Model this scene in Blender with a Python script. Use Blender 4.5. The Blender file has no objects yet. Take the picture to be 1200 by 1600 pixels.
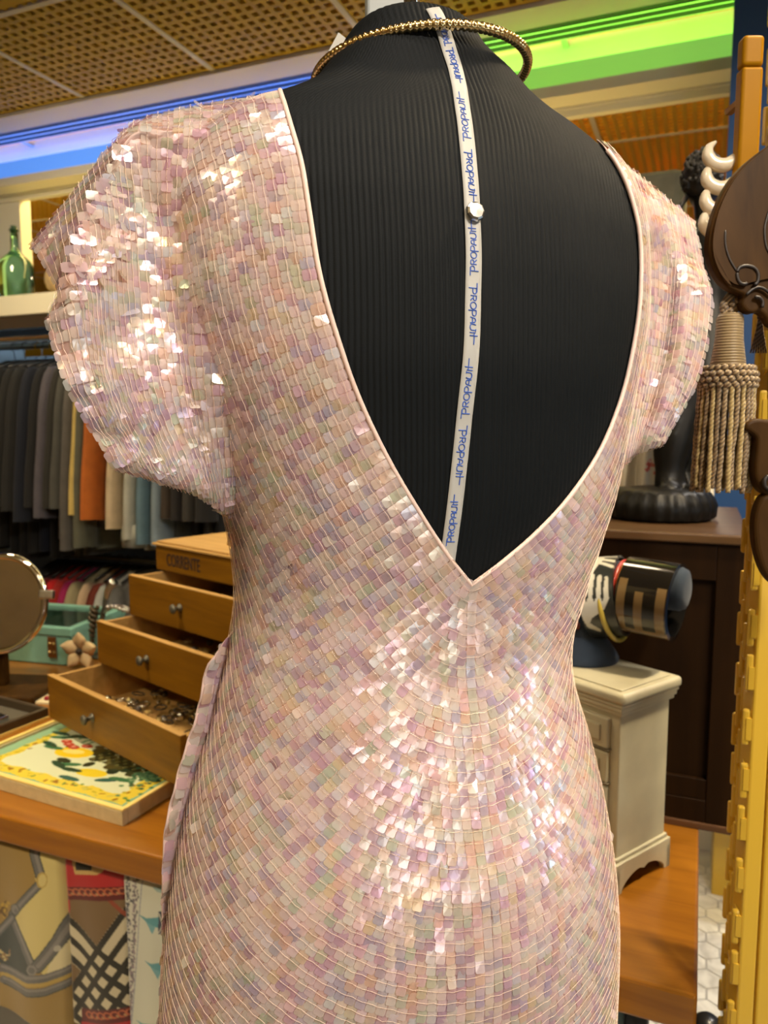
import bpy, bmesh, math, random
import numpy as np
from mathutils import Vector, Matrix
from mathutils.bvhtree import BVHTree
random.seed(7); RNG = np.random.default_rng(11)
SC = bpy.context.scene; COL = SC.collection
PI = math.pi

# ---------------------------------------------------------------- camera
FPX = 1200.0                                   # focal length for the 1200x1600 frame
PITCH = math.atan(130/1200.0); YAW = math.radians(22.4); CAMZ = 1.45
sY, cY, cP, sP = math.sin(YAW), math.cos(YAW), math.cos(PITCH), math.sin(PITCH)
CAM = np.array([0, 0, CAMZ])
CR = np.array([cY, sY, 0.0]); CF = np.array([-sY*cP, cY*cP, -sP]); CU = np.cross(CR, CF)
cd = bpy.data.cameras.new('camera'); cam = bpy.data.objects.new('camera', cd); COL.objects.link(cam)
cam.location = CAM; cam.rotation_euler = (PI/2-PITCH, 0, YAW)
cd.sensor_fit = 'VERTICAL'; cd.sensor_height = 36.0; cd.lens = 27.0; cd.clip_start = 0.02
cd.dof.use_dof = True; cd.dof.focus_distance = 0.50; cd.dof.aperture_fstop = 12.0
SC.camera = cam

# ---------------------------------------------------------------- world, lamps, exposure
W = bpy.data.worlds.new('shop_air'); SC.world = W; W.use_nodes = True
W.node_tree.nodes['Background'].inputs[0].default_value = (1.0, 0.86, 0.70, 1)
W.node_tree.nodes['Background'].inputs[1].default_value = 0.07
SC.view_settings.view_transform = 'Standard'; SC.view_settings.look = 'None'
SC.view_settings.gamma = 1.0; SC.view_settings.exposure = 0.0; SC.view_settings.use_curve_mapping = False
SC.cycles.max_bounces = 8; SC.cycles.transparent_max_bounces = 14; SC.cycles.use_denoising = True
SC.cycles.sample_clamp_indirect = 4.0; SC.cycles.blur_glossy = 0.3; SC.cycles.caustics_reflective = False

def lamp_area(name, loc, target, size, power, color, spread=180):
    l = bpy.data.lights.new(name, 'AREA'); l.shape = 'DISK'; l.size = size; l.energy = power; l.color = color
    l.spread = math.radians(spread)
    o = bpy.data.objects.new(name, l); COL.objects.link(o); o.location = loc
    o.rotation_euler = (Vector(target)-Vector(loc)).to_track_quat('-Z', 'Y').to_euler(); return o
WARM = (1.0, 0.80, 0.52); NEUT = (1.0, 0.92, 0.83)
# recessed ceiling downlights (shop lighting), plus one fill added for the scarves: spots behind, beside and in front of the photographer
DOWN = [((0.95, -0.30, 2.62), (-0.02, 0.55, 1.15), .16, 13, NEUT, 110),
        ((-0.90, -0.75, 2.62), (-0.3, 0.55, 1.2), .26, 3.2, WARM, 120),
        ((-0.15, 0.10, 2.64), (-0.25, 0.45, 1.0), .10, 2.2, NEUT, 120),
        ((-1.75, -0.70, 2.62), (-0.95, 0.93, 0.55), .14, 3.2, WARM, 50),  # fill added to brighten the scarves under the counter
        ((-1.35, 0.75, 2.62), (-1.35, 1.05, 0.8), .14, 8, WARM, 100),
        ((0.45, 0.95, 2.62), (0.0, 1.15, 0.9), .10, 8, WARM, 90),
        ((-2.3, 1.55, 2.62), (-2.35, 2.4, 0.9), .25, 10, WARM, 140),
        ((-0.35, 1.75, 2.62), (-0.5, 2.0, 1.0), .2, 3, WARM, 140),
        ((0.9, 2.0, 2.62), (0.1, 2.2, 0.0), .2, 13, NEUT, 120),
        ((0.9, 0.2, 2.62), (0.5, 0.8, 1.0), .14, 5, WARM, 110),
        ((-2.0, 4.5, 2.62), (-2.0, 4.5, 0.0), .3, 36, WARM, 160),
        ((0.0, 4.2, 2.62), (0.0, 4.2, 0.0), .3, 36, WARM, 160)]
# added softbox, unseen, that lays the broad highlight on the dress
_w = lamp_area('dress_softbox', (1.80, -.95, 1.27), (-.15, .5, 1.17), 1.0, 5.5, (1.0, .95, .90), 150); _w.data.shape = 'RECTANGLE'; _w.data.size = .95; _w.data.size_y = .26
lamp_area('blue_glint_light', (1.75, .80, 1.22), (0, .6, 1.1), .18, 1.2, (.45, .72, 1.0), 120)  # unseen blue light added for the cold glints on the dress hip
for k, (lo, ta, sz, pw, co, sp) in enumerate(DOWN):
    lamp_area('downlight_and_fill', lo, ta, sz, pw, co, sp)

# ---------------------------------------------------------------- picture-ray helpers (pixel of the 1200x1600 frame -> point in the room)
def ray(x, y): return CR*(x-600)/FPX-CU*(y-800)/FPX+CF
def on_z(x, y, z): d = ray(x, y); return CAM+d*(z-CAMZ)/d[2]
def on_y(x, y, Y): d = ray(x, y); return CAM+d*Y/d[1]
def at(x, y, dep): return CAM+ray(x, y)*dep
def pj(Wp):
    v = np.asarray(Wp, float)-CAM; d = v@CF
    return np.stack([600+FPX*(v@CR)/d, 800-FPX*(v@CU)/d, d], -1)

# ---------------------------------------------------------------- objects
def tag(o, label=None, cat=None, group=None, kind=None):
    if label: o['label'] = label
    if cat: o['category'] = cat
    if group: o['group'] = group
    if kind: o['kind'] = kind
    return o
def thing(name, label, cat, loc=(0, 0, 0), rz=0.0, group=None):
    o = bpy.data.objects.new(name, None); COL.objects.link(o); o.empty_display_size = 0.05
    o.location = loc; o.rotation_euler = (0, 0, rz); return tag(o, label, cat, group)

class MB:
    def __init__(s): s.v = []; s.f = []; s.n = 0
    def add(s, V, Fs):
        s.v.append(np.asarray(V, float).reshape(-1, 3)); k = s.n
        s.f += [tuple(i+k for i in q) for q in Fs]; s.n += len(s.v[-1]); return s
    def box(s, a, b, rot=None, org=(0, 0, 0)):
        x0, y0, z0 = a; x1, y1, z1 = b
        V = np.array([(x0, y0, z0), (x1, y0, z0), (x1, y1, z0), (x0, y1, z0), (x0, y0, z1), (x1, y0, z1), (x1, y1, z1), (x0, y1, z1)], float)
        if rot is not None: V = V@np.array(rot).T
        return s.add(V+np.array(org), [(3, 2, 1, 0), (4, 5, 6, 7), (0, 1, 5, 4), (1, 2, 6, 5), (2, 3, 7, 6), (3, 0, 4, 7)])
    def grid(s, P, cu=False, cv=False):
        P = np.asarray(P, float); nu, nv = P.shape[:2]; Fs = []
        for i in range(nu if cu else nu-1):
            for j in range(nv if cv else nv-1):
                a, b = i*nv+j, ((i+1) % nu)*nv+j; c, d = ((i+1) % nu)*nv+(j+1) % nv, i*nv+(j+1) % nv
                Fs.append((a, b, c, d))
        return s.add(P.reshape(-1, 3), Fs)
    def tube(s, path, r, n=8, closed=False, caps=True, sx=1.0):
        P = np.asarray(path, float); m = len(P); r = np.broadcast_to(np.asarray(r, float), (m,))
        T = np.roll(P, -1, 0)-np.roll(P, 1, 0) if closed else np.gradient(P, axis=0)
        T /= np.linalg.norm(T, axis=1)[:, None]+1e-12
        up = np.array([0, 0, 1.0]) if abs(T[0, 2]) < .9 else np.array([1.0, 0, 0])
        N = np.cross(T[0], up); N /= np.linalg.norm(N); rings = []
        ca = np.linspace(0, 2*PI, n, endpoint=False)
        for i in range(m):
            N = N-T[i]*(N@T[i]); N /= np.linalg.norm(N)+1e-12; B = np.cross(T[i], N)
            rings.append(P[i]+r[i]*(np.outer(np.cos(ca), N)*sx+np.outer(np.sin(ca), B)))
        k = s.n; s.grid(np.array(rings)[:, ::-1], cu=closed, cv=True)
        if caps and not closed:
            s.f.append(tuple(k+i for i in range(n))); s.f.append(tuple(k+(m-1)*n+i for i in range(n))[::-1])
        return s
    def lathe(s, prof, n=24, M=None, caps=True):
        a = np.linspace(0, 2*PI, n, endpoint=False)
        P = np.array([[(r*math.cos(t), r*math.sin(t), z) for t in a] for r, z in prof])
        if M is not None:
            M = np.array(M); P = P@M[:3, :3].T+M[:3, 3]
        k = s.n; s.grid(P[:, ::1], cv=True); m = len(prof)
        s.f = s.f[:-(m-1)*n]+[tuple(reversed(q)) for q in s.f[-(m-1)*n:]]
        if caps:
            s.f.append(tuple(k+i for i in range(n))[::-1]); s.f.append(tuple(k+(m-1)*n+i for i in range(n)))
        return s
    def prism(s, out, z0, z1, fr=None):
        n = len(out); V = [(x, y, z0) for x, y in out]+[(x, y, z1) for x, y in out]
        V = np.array(V, float)
        if fr is not None: V = np.array([fr(p) for p in V])
        return s.add(V, [tuple(range(n))[::-1], tuple(range(n, 2*n))]+[(i, (i+1) % n, n+(i+1) % n, n+i) for i in range(n)])
    def ball(s, c, r, n=12, m=8):
        rx, ry, rz = (r, r, r) if np.isscalar(r) else r
        P = np.array([[(c[0]+rx*math.sin(t)*math.cos(p), c[1]+ry*math.sin(t)*math.sin(p), c[2]+rz*math.cos(t)) for p in np.linspace(0, 2*PI, n, endpoint=False)] for t in np.linspace(.02, PI-.02, m)])
        return s.grid(P, cv=True)
    def build(s, name, mat=None, parent=None, smooth=False, bevel=0, seg=2, col=None, sub=0, kind=None):
        me = bpy.data.meshes.new(name); V = np.concatenate(s.v)
        me.from_pydata(V.tolist(), [], s.f); me.update()
        if smooth: me.polygons.foreach_set('use_smooth', [True]*len(me.polygons))
        if col is not None:
            at_ = me.attributes.new('Col', 'FLOAT_COLOR', 'POINT'); c4 = np.ones((len(V), 4)); c4[:, :3] = col
            at_.data.foreach_set('color', c4.ravel())
        if mat: me.materials.append(mat)
        o = bpy.data.objects.new(name, me); COL.objects.link(o)
        if parent: o.parent = parent
        if bevel:
            b = o.modifiers.new('edge', 'BEVEL'); b.width = bevel; b.segments = seg; b.limit_method = 'ANGLE'; b.angle_limit = math.radians(40)
            if not smooth: me.polygons.foreach_set('use_smooth', [False]*len(me.polygons))
        if sub:
            b = o.modifiers.new('round', 'SUBSURF'); b.levels = sub; b.render_levels = sub
        if kind: o['kind'] = kind
        return o
def link_copy(o, parent=None, loc=None, rot=None):
    c = o.copy(); COL.objects.link(c)
    if parent: c.parent = parent
    if loc is not None: c.location = loc
    if rot is not None: c.rotation_euler = rot
    return c
def structure(o, kind='structure'): o['kind'] = kind; return o
def R3(axis, a):
    return np.array(Matrix.Rotation(a, 3, axis))
def crom(P, n, closed=False):
    """smooth curve through control points, n samples"""
    P = np.asarray(P, float); m = len(P); out = []
    ts = np.linspace(0, m if closed else m-1, n, endpoint=not closed)
    for t in ts:
        i = min(int(t), m-1 if closed else m-2); u = t-i
        if closed: p = [P[(i+k) % m] for k in (-1, 0, 1, 2)]
        else:
            p = [P[i-1] if i > 0 else 2*P[0]-P[1], P[i], P[i+1], P[i+2] if i+2 < m else 2*P[-1]-P[-2]]
        out.append(.5*(2*p[1]+(p[2]-p[0])*u+(2*p[0]-5*p[1]+4*p[2]-p[3])*u*u+(3*p[1]-p[0]-3*p[2]+p[3])*u**3))
    return np.array(out)

# ---------------------------------------------------------------- materials
def nodes(name):
    m = bpy.data.materials.new(name); m.use_nodes = True; nt = m.node_tree; return m, nt, nt.nodes['Principled BSDF']
def sv(b, key, val):
    if key in b.inputs: b.inputs[key].default_value = val
def plain(name, c, rough=.5, metal=0.0, spec=.5, coat=0.0, sheen=0.0, noise=0.0, scale=30.0, bump=0.0, bscale=200.0, emit=None):
    m, nt, b = nodes(name); N = nt.nodes; L = nt.links
    sv(b, 'Base Color', (*c, 1)); sv(b, 'Roughness', rough); sv(b, 'Metallic', metal); sv(b, 'Specular IOR Level', spec)
    sv(b, 'Coat Weight', coat); sv(b, 'Coat Roughness', .08); sv(b, 'Sheen Weight', sheen)
    tc = N.new('ShaderNodeTexCoord')
    if noise:
        t = N.new('ShaderNodeTexNoise'); t.inputs['Scale'].default_value = scale; t.inputs['Detail'].default_value = 5
        L.new(tc.outputs['Object'], t.inputs['Vector'])
        r = N.new('ShaderNodeValToRGB'); r.color_ramp.elements[0].position = .3; r.color_ramp.elements[1].position = .7
        r.color_ramp.elements[0].color = (*[max(0, v*(1-noise)) for v in c], 1); r.color_ramp.elements[1].color = (*[min(1, v*(1+noise)) for v in c], 1)
        L.new(t.outputs['Fac'], r.inputs[0]); L.new(r.outputs[0], b.inputs['Base Color'])
    if bump:
        t2 = N.new('ShaderNodeTexNoise'); t2.inputs['Scale'].default_value = bscale; L.new(tc.outputs['Object'], t2.inputs['Vector'])
        bp = N.new('ShaderNodeBump'); bp.inputs['Strength'].default_value = bump; bp.inputs['Distance'].default_value = .002
        L.new(t2.outputs['Fac'], bp.inputs['Height']); L.new(bp.outputs[0], b.inputs['Normal'])
    if emit:
        sv(b, 'Emission Color', (*emit[0], 1)); sv(b, 'Emission Strength', emit[1])
    return m
def wood(name, c0, c1, stretch=(2, 30, 30), rough=.35, coat=.2, scale=1.0, spec=.4):
    m, nt, b = nodes(name); sv(b, 'Specular IOR Level', spec); N = nt.nodes; L = nt.links
    tc = N.new('ShaderNodeTexCoord'); mp = N.new('ShaderNodeMapping'); mp.inputs['Scale'].default_value = [v*scale for v in stretch]
    L.new(tc.outputs['Object'], mp.inputs['Vector'])
    t = N.new('ShaderNodeTexNoise'); t.inputs['Scale'].default_value = 1.6; t.inputs['Detail'].default_value = 8; t.inputs['Roughness'].default_value = .6
    t.inputs['Distortion'].default_value = .6
    L.new(mp.outputs[0], t.inputs['Vector'])
    r = N.new('ShaderNodeValToRGB'); r.color_ramp.elements[0].position = .32; r.color_ramp.elements[1].position = .68
    r.color_ramp.elements[0].color = (*c0, 1); r.color_ramp.elements[1].color = (*c1, 1)
    L.new(t.outputs['Fac'], r.inputs[0]); L.new(r.outputs[0], b.inputs['Base Color'])
    sv(b, 'Roughness', rough); sv(b, 'Coat Weight', coat); sv(b, 'Coat Roughness', .15)
    bp = N.new('ShaderNodeBump'); bp.inputs['Strength'].default_value = .08; bp.inputs['Distance'].default_value = .001
    L.new(t.outputs['Fac'], bp.inputs['Height']); L.new(bp.outputs[0], b.inputs['Normal'])
    return m
def printed(name, rough=.6, coat=0.0, sheen=0.0, spec=.4):
    m, nt, b = nodes(name); a = nt.nodes.new('ShaderNodeAttribute'); a.attribute_name = 'Col'
    nt.links.new(a.outputs['Color'], b.inputs['Base Color'])
    sv(b, 'Roughness', rough); sv(b, 'Coat Weight', coat); sv(b, 'Sheen Weight', sheen); sv(b, 'Specular IOR Level', spec); return m
def glass(name, c, rough=.03):
    m, nt, b = nodes(name); sv(b, 'Base Color', (*c, 1)); sv(b, 'Roughness', rough); sv(b, 'Transmission Weight', 1.0); sv(b, 'IOR', 1.45); return m

M = {}
M['trim'] = plain('pale_grey_paint', (.50, .475, .43), .5)
M['white'] = plain('white_paint', (.80, .78, .72), .5)
M['plaster'] = plain('warm_plaster', (.62, .52, .40), .8, noise=.1, scale=4)
M['dark_wall'] = plain('dark_wall', (.02, .022, .026), .7)
M['amber_wall'] = plain('amber_wall', (.36, .20, .06), .7, noise=.15, scale=3)
M['crate'] = plain('ochre_crate_plastic', (.42, .30, .035), .45, spec=.3)
M['crate_top'] = plain('ochre_sheet', (.27, .16, .02), .8)
_n = M['crate_top'].node_tree; _t = _n.nodes.new('ShaderNodeBsdfTranslucent'); _t.inputs[0].default_value = (.60, .30, .04, 1); _m = _n.nodes.new('ShaderNodeMixShader'); _m.inputs[0].default_value = .4
_n.links.new(_n.nodes['Principled BSDF'].outputs[0], _m.inputs[1]); _n.links.new(_t.outputs[0], _m.inputs[2]); _n.links.new(_m.outputs[0], _n.nodes['Material Output'].inputs['Surface'])
_n = M['crate'].node_tree; _t = _n.nodes.new('ShaderNodeBsdfTranslucent'); _t.inputs[0].default_value = (.62, .34, .04, 1); _m = _n.nodes.new('ShaderNodeMixShader'); _m.inputs[0].default_value = .3
_n.links.new(_n.nodes['Principled BSDF'].outputs[0], _m.inputs[1]); _n.links.new(_t.outputs[0], _m.inputs[2]); _n.links.new(_m.outputs[0], _n.nodes['Material Output'].inputs['Surface'])
M['void'] = plain('ochre_void', (.30, .18, .06), .8)
M['gridbar'] = plain('grey_grid_bar', (.42, .40, .37), .5)
M['black'] = plain('black_slot', (.006, .006, .007), .5)
M['blue'] = plain('blue_panel', (.018, .075, .22), .45)
M['counter'] = wood('cherry_counter', (.21, .074, .006), (.33, .128, .010), (1.5, 22, 22), .28, .35)
M['darkwood'] = wood('dark_mahogany', (.009, .0035, .0007), (.018, .0072, .0014), (16, 16, 1.5), .5, 0, spec=.12)
M['chest'] = wood('golden_chest_wood', (.11, .045, .0018), (.19, .083, .0035), (2, 14, 26), .42, .05, spec=.25)
M['chest_in'] = wood('pale_raw_wood', (.36, .21, .06), (.50, .30, .10), (2, 20, 20), .6, 0)
M['pewter'] = plain('pewter', (.13, .125, .10), .55, .8)
M['gold'] = plain('gold_metal', (.83, .62, .28), .22, 1.0)
M['chrome'] = plain('chrome', (.8, .8, .8), .08, 1.0)
M['silver'] = plain('aged_silver', (.62, .60, .55), .28, 1.0, noise=.15, scale=300)
M['ivory'] = plain('ivory_resin', (.72, .62, .45), .3, coat=.4)
M['amber'] = plain('amber_resin', (.30, .135, .001), .38, spec=.08)
M['yellow'] = plain('yellow_lacquer', (.64, .40, .035), .32, coat=.25)
M['carved'] = wood('carved_walnut', (.024, .0105, .0022), (.058, .027, .006), (20, 20, 2.5), .45, .0, spec=.07)
M['groove'] = plain('groove_dark', (.012, .006, .003), .5)
M['ebony'] = plain('ebony', (.005, .0045, .0035), .42, spec=.22)
M['ebony_hair'] = plain('ebony_rough', (.011, .009, .007), .55, bump=.6, bscale=160)
# ================================================================ THE ROOM
CZ = 2.66                                          # underside of the open-cell ceiling panels
structure(MB().box((-6.5, -3, -.06), (4, 7, 0)).build('floor', plain('grey_grout', (.40, .39, .36), .6)))
FLOOR = bpy.data.objects['floor']
def marble():
    m, nt, b = nodes('white_marble'); N = nt.nodes; L = nt.links
    tc = N.new('ShaderNodeTexCoord'); t = N.new('ShaderNodeTexNoise'); t.inputs['Scale'].default_value = 14; t.inputs['Detail'].default_value = 7; t.inputs['Distortion'].default_value = 1.2
    g = N.new('ShaderNodeNewGeometry')
    L.new(g.outputs['Position'], t.inputs['Vector']); r = N.new('ShaderNodeValToRGB')
    r.color_ramp.elements[0].position = .35; r.color_ramp.elements[1].position = .62
    r.color_ramp.elements[0].color = (.58, .56, .50, 1); r.color_ramp.elements[1].color = (.86, .84, .76, 1)
    L.new(t.outputs['Fac'], r.inputs[0]); L.new(r.outputs[0], b.inputs['Base Color']); sv(b, 'Roughness', .25); return m
hexm = MB(); hr = .040
hexm.prism([(hr*.93*math.cos(k*PI/3+PI/6), hr*.93*math.sin(k*PI/3+PI/6)) for k in range(6)], 0, .004)
tile0 = hexm.build('tile', marble(), FLOOR); first = True
for j in range(-1, 22):
    for i in range(-1, 6):
        p = (i*hr*math.sqrt(3)+(j % 2)*hr*math.sqrt(3)/2, 1.35+j*hr*1.5, 0)
        if first: tile0.location = p; first = False
        else: link_copy(tile0, FLOOR, p)
structure(MB().box((-6.6, -3, 0), (-6.5, 7, 3)).build('wall_left', M['plaster']))
structure(MB().box((4, -3, 0), (4.1, 7, 3)).build('wall_right', M['plaster']))
structure(MB().box((-6.5, -3.1, 0), (4, -3, 3)).build('wall_front', M['plaster']))
structure(MB().box((-6.5, 7, 0), (4, 7.1, 3)).build('wall_back', M['amber_wall']))
structure(MB().box((-6.5, 3.0, 0), (.6, 3.06, 1.905)).build('wall_middle', M['dark_wall']))
CE = structure(MB().box((-6.5, -3, 2.80), (4, 7, 2.86)).build('ceiling', M['void']))
# one open-cell panel, shared by all
PM = .5665; NC = 15
cp_ = MB(); half = PM/2-.008
for k in range(NC+1):
    q = -half+2*half*k/NC
    cp_.box((q-.0078, -half, 0), (q+.0078, half, .012)); cp_.box((-half, q-.0078, 0.0004), (half, q+.0078, .0125))
panel0 = cp_.build('ceiling_panel', M['crate'], CE)
sheet0 = MB().box((-half, -half, .0128), (half, half, .0146)).build('back_sheet', M['crate_top'], panel0); first = True
XB0 = -1.584; YB = [3.52-PM/2+PM*k for k in range(0, 6)]+[2.323-PM/2-PM*k for k in range(0, 5)]
for yb in YB:
    for i in range(-7, 5):
        p = (XB0+PM*(i+.5), yb, CZ)
        if first: panel0.location = p; first = False
        else: link_copy(sheet0, link_copy(panel0, CE, p))
bx = MB().box((-.009, -.64, -.003), (.009, .64, .006)).build('grid_bar', M['gridbar'], CE)
xs = [XB0+PM*i for i in range(-7, 6)]; bx.location = (xs[0], 1.68, CZ)
for x in xs[1:]: link_copy(bx, CE, (x, 1.68, CZ))
for x in xs:
    o = link_copy(bx, CE, (x, 4.2, CZ)); o.scale = (1, 2.6, 1)
by = MB().box((-3.5, -.009, -.003), (3.5, .009, .006)).build('grid_bar', M['gridbar'], CE); by.location = (-1.5, 3.52, CZ-.001)
for y in (2.953, 4.0865, 4.653, 5.22, 5.786, 1.79, 1.2235): link_copy(by, CE, (-1.5, y, CZ-.001))

M['cream_trim'] = plain('cream_trim', (.82, .80, .70), .5)
# cove beam that runs along the hall: trim, slot diffuser, lit cove
CV = structure(MB().box((-6.5, 2.325, CZ-.012), (.30, 2.44, CZ+.02)).build('trim_1', M['trim']))
MB().box((-6.5, 2.44, CZ-.006), (.30, 2.545, CZ+.02)).build('diffuser_plate', M['trim'], CV)
sl = MB().box((-6.4, -.0085, -.004), (.28, .0085, .001)).build('slot', M['black'], CV); sl.location = (0, 2.455, CZ-.006)
for y in (2.49, 2.525): link_copy(sl, CV, (0, y, CZ-.006))
ch = MB().box((-6.4, -.004, -.006), (.28, .004, .0)).build('chrome_strip', M['chrome'], CV); ch.location = (0, 2.4725, CZ-.006)
for y in (2.5075, 2.5425): link_copy(ch, CV, (0, y, CZ-.006))
MB().box((-6.5, 2.62, 2.47), (.30, 2.66, CZ+.02)).build('cove_back', M['white'], CV)
MB().box((-6.5, 2.53, 2.478), (.30, 2.63, 2.512)).build('cove_ledge', M['cream_trim'], CV)
MB().box((-6.5, 2.63, 2.45), (.30, 2.66, 2.4785)).build('cove_ledge', M['cream_trim'], CV)
def lens(c, st): return plain('cove_lens_light', c, .4, emit=(c, st))
for x0, x1, c, st in ((-6.5, -.86, (.10, .30, .97), .75), (-.86, .30, (.27, .68, .10), .66)):
    MB().box((x0, 2.528, 2.512), (x1, 2.540, 2.572)).build('cove_lens', lens(c, st), CV)
    l = bpy.data.lights.new('cove_led', 'AREA'); l.shape = 'RECTANGLE'; l.size = x1-x0; l.size_y = .02; l.energy = 1.9*(x1-x0); l.color = (.05, .22, 1) if x0 < -2 else (.22, .80, .05)
    o = bpy.data.objects.new('cove_led', l); COL.objects.link(o); o.location = ((x0+x1)/2, 2.562, 2.535); o.rotation_euler = (math.radians(180-38), 0, 0)
structure(MB().box((-6.4, 2.64, 1.99), (-2.83, 2.70, 2.478)).build('column_white', M['white']))
bp_ = structure(MB().box((.031, 2.28, .34), (1.6, 2.34, 2.66)).build('wall_blue', M['blue']))
structure(MB().box((.03, 2.75, 0), (2.2, 2.80, .6)).build('baseboard_1', M['white']))
tag(MB().box((-.075, -.1, 0), (.3, .1, .40), org=(.16, 2.58, 0)).build('display_plinth', M['yellow'], bevel=.004), 'yellow plinth on the white tiles below the blue panel', 'plinth')
# warm lamps above the open cells
l = bpy.data.lights.new('plenum_lamp', 'AREA'); l.shape = 'RECTANGLE'; l.size = 7; l.size_y = 7; l.energy = 55; l.color = (1, .66, .2)
o = bpy.data.objects.new('plenum_lamp', l); COL.objects.link(o); o.location = (-2, -1.0, 2.795)
l = bpy.data.lights.new('plenum_lamp', 'AREA'); l.shape = 'RECTANGLE'; l.size = 6; l.size_y = 3.6; l.energy = 1500; l.color = (1, .74, .24)
o = bpy.data.objects.new('plenum_lamp', l); COL.objects.link(o); o.location = (-1.8, 4.6, 2.795)
for p, e in (((-.78, 1.92, 2.76), 14.0), ((-.85, 3.2, 2.76), 22), ((-.55, 3.3, 2.76), 22), ((-.2, 3.9, 2.76), 16), ((-2.4, 1.5, 2.76), 2)):
    l = bpy.data.lights.new('plenum_lamp', 'POINT'); l.energy = e; l.color = (1, .62, .2); l.shadow_soft_size = .06
    o = bpy.data.objects.new('plenum_lamp', l); COL.objects.link(o); o.location = p

# shelf over the clothes rail
sh = thing('wall_shelf', 'long cream shelf board above the jacket rail', 'shelf', (0, 2.36, 1.905))
MB().box((-6.4, 0, 0), (-.1, .55, .08)).build('board', plain('cream_shelf', (.88, .84, .64), .5), sh, bevel=.004)
MB().box((-6.4, .02, -.05), (-.1, .05, 0)).build('rail_channel', M['chrome'], sh, bevel=.003)
MB().box((-6.4, .055, -.012), (-.1, .07, -.004)).build('glint_strip', plain('glint_strip', (.6, .8, 1), .4, emit=((.55, .80, 1), 1.6)), sh)  # glowing strips added for the bright streaks reflected in the rail channel
MB().box((-6.4, .115, -.012), (-.1, .125, -.006)).build('glint_strip', bpy.data.materials['glint_strip'], sh)
MB().box((-6.4, .20, -.012), (-.1, .45, -.0005)).build('underside_panel', M['pewter'], sh)
for x in (-3.6, -2.2, -.7): MB().box((x-.012, .12, -.09), (x+.012, .64, -.012)).build('bracket', M['pewter'], sh)
rl = thing('clothes_rail', 'round steel rail holding the jackets under the shelf', 'rail', (0, 2.56, 1.808))
MB().tube([(-6.4, 0, 0), (-.1, 0, 0)], .0125, 12).build('tube', M['pewter'], rl, smooth=True)
for x in (-5.0, -3.6, -2.2, -.7): MB().tube([(x, 0, .012), (x, 0, .09)], .006, 8).build('bracket', M['pewter'], rl)
rl2 = thing('clothes_rail', 'lower rail for the red and pale garments, beneath the jackets', 'rail', (0, 2.62, .885))
MB().tube([(-6.4, 0, 0), (-.1, 0, 0)], .0125, 12).build('tube', M['pewter'], rl2, smooth=True)
for x in (-5.0, -3.6, -1.2): MB().box((x-.01, -.01, -.885), (x+.01, .01, 0)).build('post', M['pewter'], rl2)
l = bpy.data.lights.new('shelf_blue_fill', 'AREA'); l.shape = 'RECTANGLE'; l.size = 3; l.size_y = .02; l.energy = 7; l.color = (.45, .75, 1)  # added blue light that turns the wall under the shelf teal
o = bpy.data.objects.new('shelf_blue_fill', l); COL.objects.link(o); o.location = (-3.2, 2.93, 1.88); o.rotation_euler = (math.radians(20), 0, 0)
for px, nm in ((55, 'amber size marker clipped on the jacket rail, beside the black jackets'), (78, 'dull gold size marker on the jacket rail nearest the dress sleeve')):
    p = on_y(px, 550, 2.545); t = thing('size_marker', nm, 'tag', (p[0], 2.56, 1.808))
    m_ = MB().box((-.05 if px < 60 else -.035, -.024, -.048), (.042, -.018, -.016))
    m_.build('plate', M['amber'], t, bevel=.002); MB().tube([(0, -.012, -.03), (0, -.016, .0), (0, 0, .017), (0, .016, 0)], .003, 6).build('clip', M['amber'], t, smooth=True)

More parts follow.
